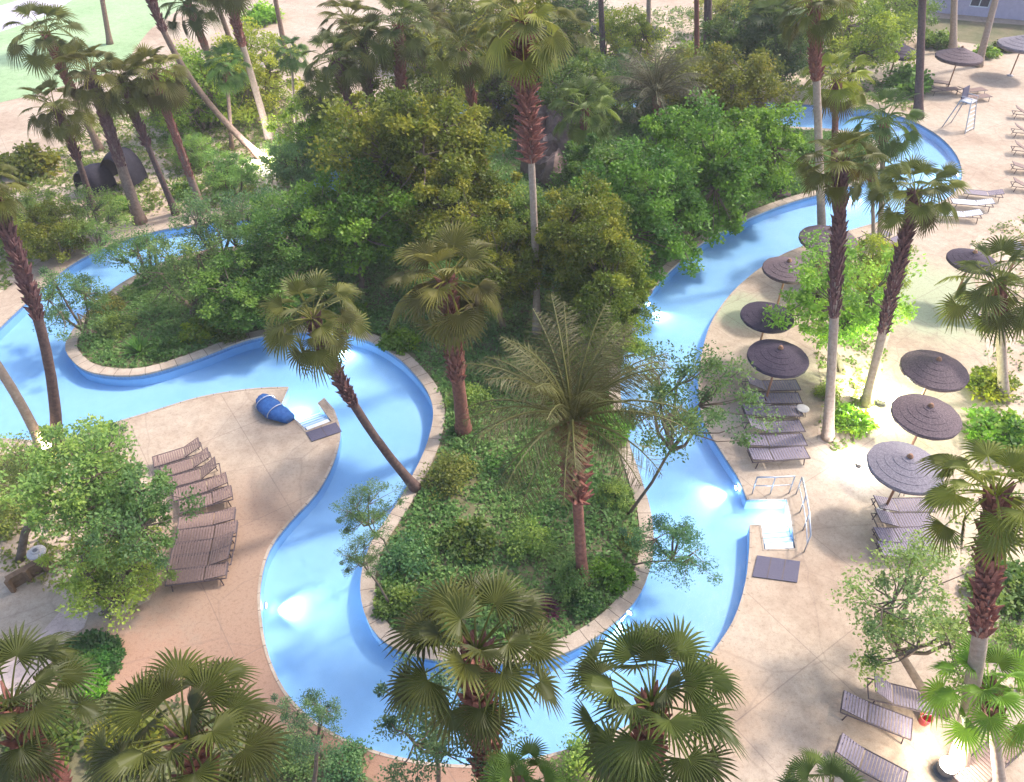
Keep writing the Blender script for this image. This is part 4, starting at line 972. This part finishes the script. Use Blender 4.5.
# rocks between the central palms
def rock(px, w, h, label, seed):
    rng = np.random.default_rng(seed); B = G(*px); r = w * depth(B) / F / 2; mb = MB(); vs = []; fs = []; n, m = 9, 18
    ph = rng.random(12) * 6.28
    for i in range(n + 1):
        e = math.pi / 2 * i / n
        for k in range(m):
            a = 2 * math.pi * k / m; q = 1 + .16 * math.sin(2 * a + ph[0]) + .11 * math.sin(3 * a + 2 * e + ph[1]) + .09 * math.sin(5 * a - 3 * e + ph[2]) + .05 * rng.normal()
            vs.append((r * q * math.cos(a) * math.cos(e), r * q * math.sin(a) * math.cos(e), h * q * math.sin(e) + (-.05 if i == 0 else 0)))
    for i in range(n):
        for k in range(m): fs.append((i * m + k, i * m + (k + 1) % m, (i + 1) * m + (k + 1) % m, (i + 1) * m + k))
    mb.add(vs, fs); o = mb.build('boulder', M['rock'], None, (B.x, B.y, 0)); tag(o, label, 'boulder', 'brown boulders on the island')
rock((556, 178), 60, 1.9, 'large brown boulder right of the shaggy red sheath', 1)
rock((545, 150), 50, 2.2, 'dark brown boulder higher up behind the large one', 2)
rock((578, 190), 44, 1.3, 'low brown boulder at the foot of the ringed palm trunk', 3)
rock((780, 194), 22, .6, 'small dark boulder on the inner bank at the right end', 4)

# low timber wall and path lamp on the left
a, b = G(12, 588), G(46, 568); root = empty('timber_wall', a); tag(root, 'low brown timber wall on the left beside the path lamp', 'wall')
q = MB(); d = b - a
for i in range(2): q.bar(Vector((0, 0, .12 + i * .235)), d + Vector((0, 0, .12 + i * .235)), .2, .225)
q.build('timber', M['timber'], root)
for t in (.0, .5, 1):
    q = MB(); c = d * t + Vector((d.y, -d.x, 0)).normalized() * .17; q.box((c.x, c.y, .27), (.12, .12, .54)); q.build('post', M['timber'], root)
B = G(44, 564); root = empty('path_lamp', B); tag(root, 'grey mushroom-headed path lamp at the end of the timber wall', 'lamp')
q = MB(); q.tube([(0, 0, 0), (0, 0, .55)], .06, 10); q.build('post', M['lamp_body'], root)
q = MB(); q.lathe([(0, .70), (.10, .70), (.13, .69), (.14, .66), (.27, .62), (.28, .57), (.10, .55)], 24); q.build('shade', M['concrete'], root)
q = MB(); q.lathe([(0, .715), (.06, .712), (.08, .70)], 16); q.build('cap', M['lamp_body'], root)

# red bucket at the foot of the lounger
B = G(923, 722); root = empty('bucket', B); tag(root, 'small red bucket at the foot of the long purple lounger', 'bucket')
q = MB(); q.lathe([(0, .02), (.12, 0), (.16, .30), (.175, .30), (.165, .31), (.145, .30), (.11, .03), (0, .03)], 20); q.build('pail', M['red_plastic'], root, smooth=True)
q = MB(); q.tube([(.165 * math.cos(t), 0, .29 + .13 * math.sin(t)) for t in [math.pi * i / 10 for i in range(11)]], .008, 6); q.build('handle', M['steel'], root)

# lilac building at the top right
a = G(930, 12); b = G(1030, 21); d = (b - a); rz = math.atan2(d.y, d.x); root = empty('pavilion', a, rz); tag(root, 'long lilac plastered building with red roof at the top-right corner', 'building')
L, D, H = 34, 9, 4.0
q = MB()
q.box((L / 2, .2, .35), (L, .4, .7)); q.box((L / 2, .2, 3.3), (L, .4, 1.4))
xs = [0, 3.0, 4.6, 8.0, 9.6, 13.0, 14.6, 18, 19.6, 23, 24.6, 28, 29.6, 34]
for i in range(0, 14, 2): q.box(((xs[i] + xs[i + 1]) / 2, .2, 1.65), (xs[i + 1] - xs[i], .4, 1.9))
q.box((L / 2, D, 2), (L, .4, 4)); q.box((.2, D / 2 + .1, 2), (.4, D - .6, 4)); q.box((L - .2, D / 2 + .1, 2), (.4, D - .6, 4))
q.build('wall', M['plaster'], root)
for i in range(1, 13, 2):
    w = MB(); x0, x1 = xs[i], xs[i + 1]; 
    for z in (.74, 2.56): w.box(((x0 + x1) / 2, .2, z), (x1 - x0 - .02, .12, .07))
    for x in (x0 + .045, (x0 + x1) / 2, x1 - .045): w.box((x, .2, 1.65), (.07, .10, 1.74))
    f = w.build('window', M['white_paint'], root)
    g = MB(); g.box(((x0 + x1) / 2, .24, 1.65), (x1 - x0 - .02, .02, 1.76)); g.build('pane', M['dark_glass'], f)
q = MB(); q.add([(-.6, -.8, 4.01), (L + .6, -.8, 4.01), (L + .6, D + .8, 4.01), (-.6, D + .8, 4.01), (3, D / 2, 6.4), (L - 3, D / 2, 6.4), ], [(0, 1, 5, 4), (1, 2, 5), (2, 3, 4, 5), (3, 0, 4), (3, 2, 1, 0)]); q.build('roof', M['roof_red'], root)

# ------------------------------------------------------------------ lamps the photograph shows
def lamp(name, loc, color, energy, radius=.12, spot=None, target=None, blend=.8):
    ld = bpy.data.lights.new(name, 'SPOT' if spot else 'POINT'); ld.energy = energy; ld.color = color; ld.shadow_soft_size = radius
    if spot: ld.spot_size = R(spot); ld.spot_blend = blend
    o = bpy.data.objects.new(name, ld); COL.objects.link(o); o.location = loc
    if target is not None: o.rotation_euler = (Vector(target) - Vector(loc)).to_track_quat('-Z', 'Y').to_euler()
    return o
def ground_lamp(px, label, energy, col=(1, .84, .62), size=1.2):
    B = G(*px); root = empty('garden_lamp', B); root.scale = (size,) * 3; tag(root, label, 'lamp', 'ground lamps at the palm feet')
    q = MB(); q.lathe([(.05, 0), (.16, 0), (.16, .04), (.05, .05)], 16); q.build('base', M['lamp_body'], root)
    q = MB(); q.lathe([(.06, .05), (.13, .09), (.15, .26), (.135, .26), (.12, .2), (0, .2)], 20); q.build('housing', M['lamp_body'], root)
    q = MB(); q.lathe([(0, .40), (.09, .375), (.14, .30), (.13, .235)], 20); q.build('lens', M['warm_lens'], root)
    lamp('garden_lamp_light', (B.x, B.y, .45 * size + .12), col, energy, .15)
ground_lamp((943, 772), 'brightly glowing ground lamp at the bottom right', 110, (1, .90, .74), 1.5)
ground_lamp((266, 161), 'glowing ground lamp at the foot of the slanting palm', 380, (.95, .95, 1))
ground_lamp((880, 404), 'ground lamp at the white foot of the right-leaning palm', 560, (.84, 1, .64))
ground_lamp((858, 466), 'glowing ground lamp on the paving left of the grey ringed umbrella', 110, (.95, .95, 1), .7)
ground_lamp((50, 452), 'ground lamp between the two left palms by the water', 60, (1, .72, .45))
def pool_light(px, tgt, label, energy):
    a = G(*px); b = G(*tgt); d = (b - a).normalized(); c = Vector((a.x, a.y, -.29)) + d * .06
    root = empty('pool_light', c, math.atan2(d.y, d.x)); tag(root, label, 'pool light', 'underwater lights in the river wall')
    rot = Matrix.Rotation(R(90), 4, 'Y')
    q = MB(); q.lathe([(.09, 0), (.13, 0), (.13, .03), (.10, .045), (.09, .02)], 20); q.v = [tuple(rot @ Vector(p)) for p in q.v]; q.build('rim', M['steel'], root)
    q = MB(); q.lathe([(0, .03), (.05, .028), (.09, .015)], 20); q.v = [tuple(rot @ Vector(p)) for p in q.v]; q.build('lens', M['pool_lens'], root)
    p = c + d * .22; lamp('pool_light_beam', p, (.9, .97, 1), energy, .06, 95, p + d * 2 + Vector((0, 0, -.34)), 1)
PL = [((338, 334), (352, 366), 'underwater light below the curved coping at the left inner bend'), ((261, 600), (330, 597), 'underwater light in the left bank opposite the island'), ((632, 605), (600, 640), 'underwater light under the lower-right island coping'),
      ((648, 298), (690, 325), 'underwater light under the emerald tree on the right channel'), ((856, 184), (862, 214), 'underwater light at the upper right channel'), ((961, 170), (930, 172), 'underwater light at the far right bend'),
      ((740, 482), (680, 490), 'underwater light in the right bank above the steps')]
for a, b, t in PL: pool_light(a, b, t, 190)
c = G(778, 512); lamp('step_light', (c.x, c.y, -.2), (.95, .98, 1), 22, .1)
c = G(297, 405); lamp('step_light', (c.x, c.y, -.2), (.95, .98, 1), 22, .1)

m, n, l = new_mat('added_haze_air'); pv = n.new('ShaderNodeVolumePrincipled'); pv.inputs['Color'].default_value = (.97, .93, .97, 1); pv.inputs['Density'].default_value = .0007
l.new(pv.outputs[0], n.new('ShaderNodeOutputMaterial').inputs['Volume'])
mb = MB(); mb.box((0, 150, 10.5), (540, 340, 25)); tag(mb.build('added_haze', m), kind='stuff')  # thin volume added to lift the shadows to a milky tone
# ------------------------------------------------------------------ sky, sun, view
SUN_EL, SUN_DIR = R(50), Vector((.86, .50, 0)).normalized()
w = bpy.data.worlds.new('World'); scene.world = w; w.use_nodes = True
n, l = w.node_tree.nodes, w.node_tree.links; n.clear()
sky = n.new('ShaderNodeTexSky'); sky.sky_type = 'NISHITA'; sky.sun_disc = False; sky.sun_elevation = SUN_EL
sky.sun_rotation = math.atan2(SUN_DIR.x, SUN_DIR.y); sky.dust_density = 3.0; sky.air_density = 1.0
bg = n.new('ShaderNodeBackground'); bg.inputs['Strength'].default_value = .15
l.new(sky.outputs[0], bg.inputs['Color']); wo = n.new('ShaderNodeOutputWorld'); l.new(bg.outputs[0], wo.inputs['Surface'])
sd = bpy.data.lights.new('sun', 'SUN'); sd.energy = 1.75; sd.angle = R(5); sd.color = (1, .92, .83)
so = bpy.data.objects.new('sun', sd); COL.objects.link(so)
so.rotation_euler = (-(SUN_DIR * math.cos(SUN_EL) + Vector((0, 0, math.sin(SUN_EL))))).to_track_quat('-Z', 'Y').to_euler()
scene.view_settings.view_transform = 'Standard'; scene.view_settings.look = 'None'; scene.view_settings.exposure = 1.36; scene.view_settings.gamma = 1
scene.cycles.use_denoising = True; scene.cycles.max_bounces = 8; scene.cycles.transparent_max_bounces = 16
scene.cycles.sample_clamp_indirect = 6
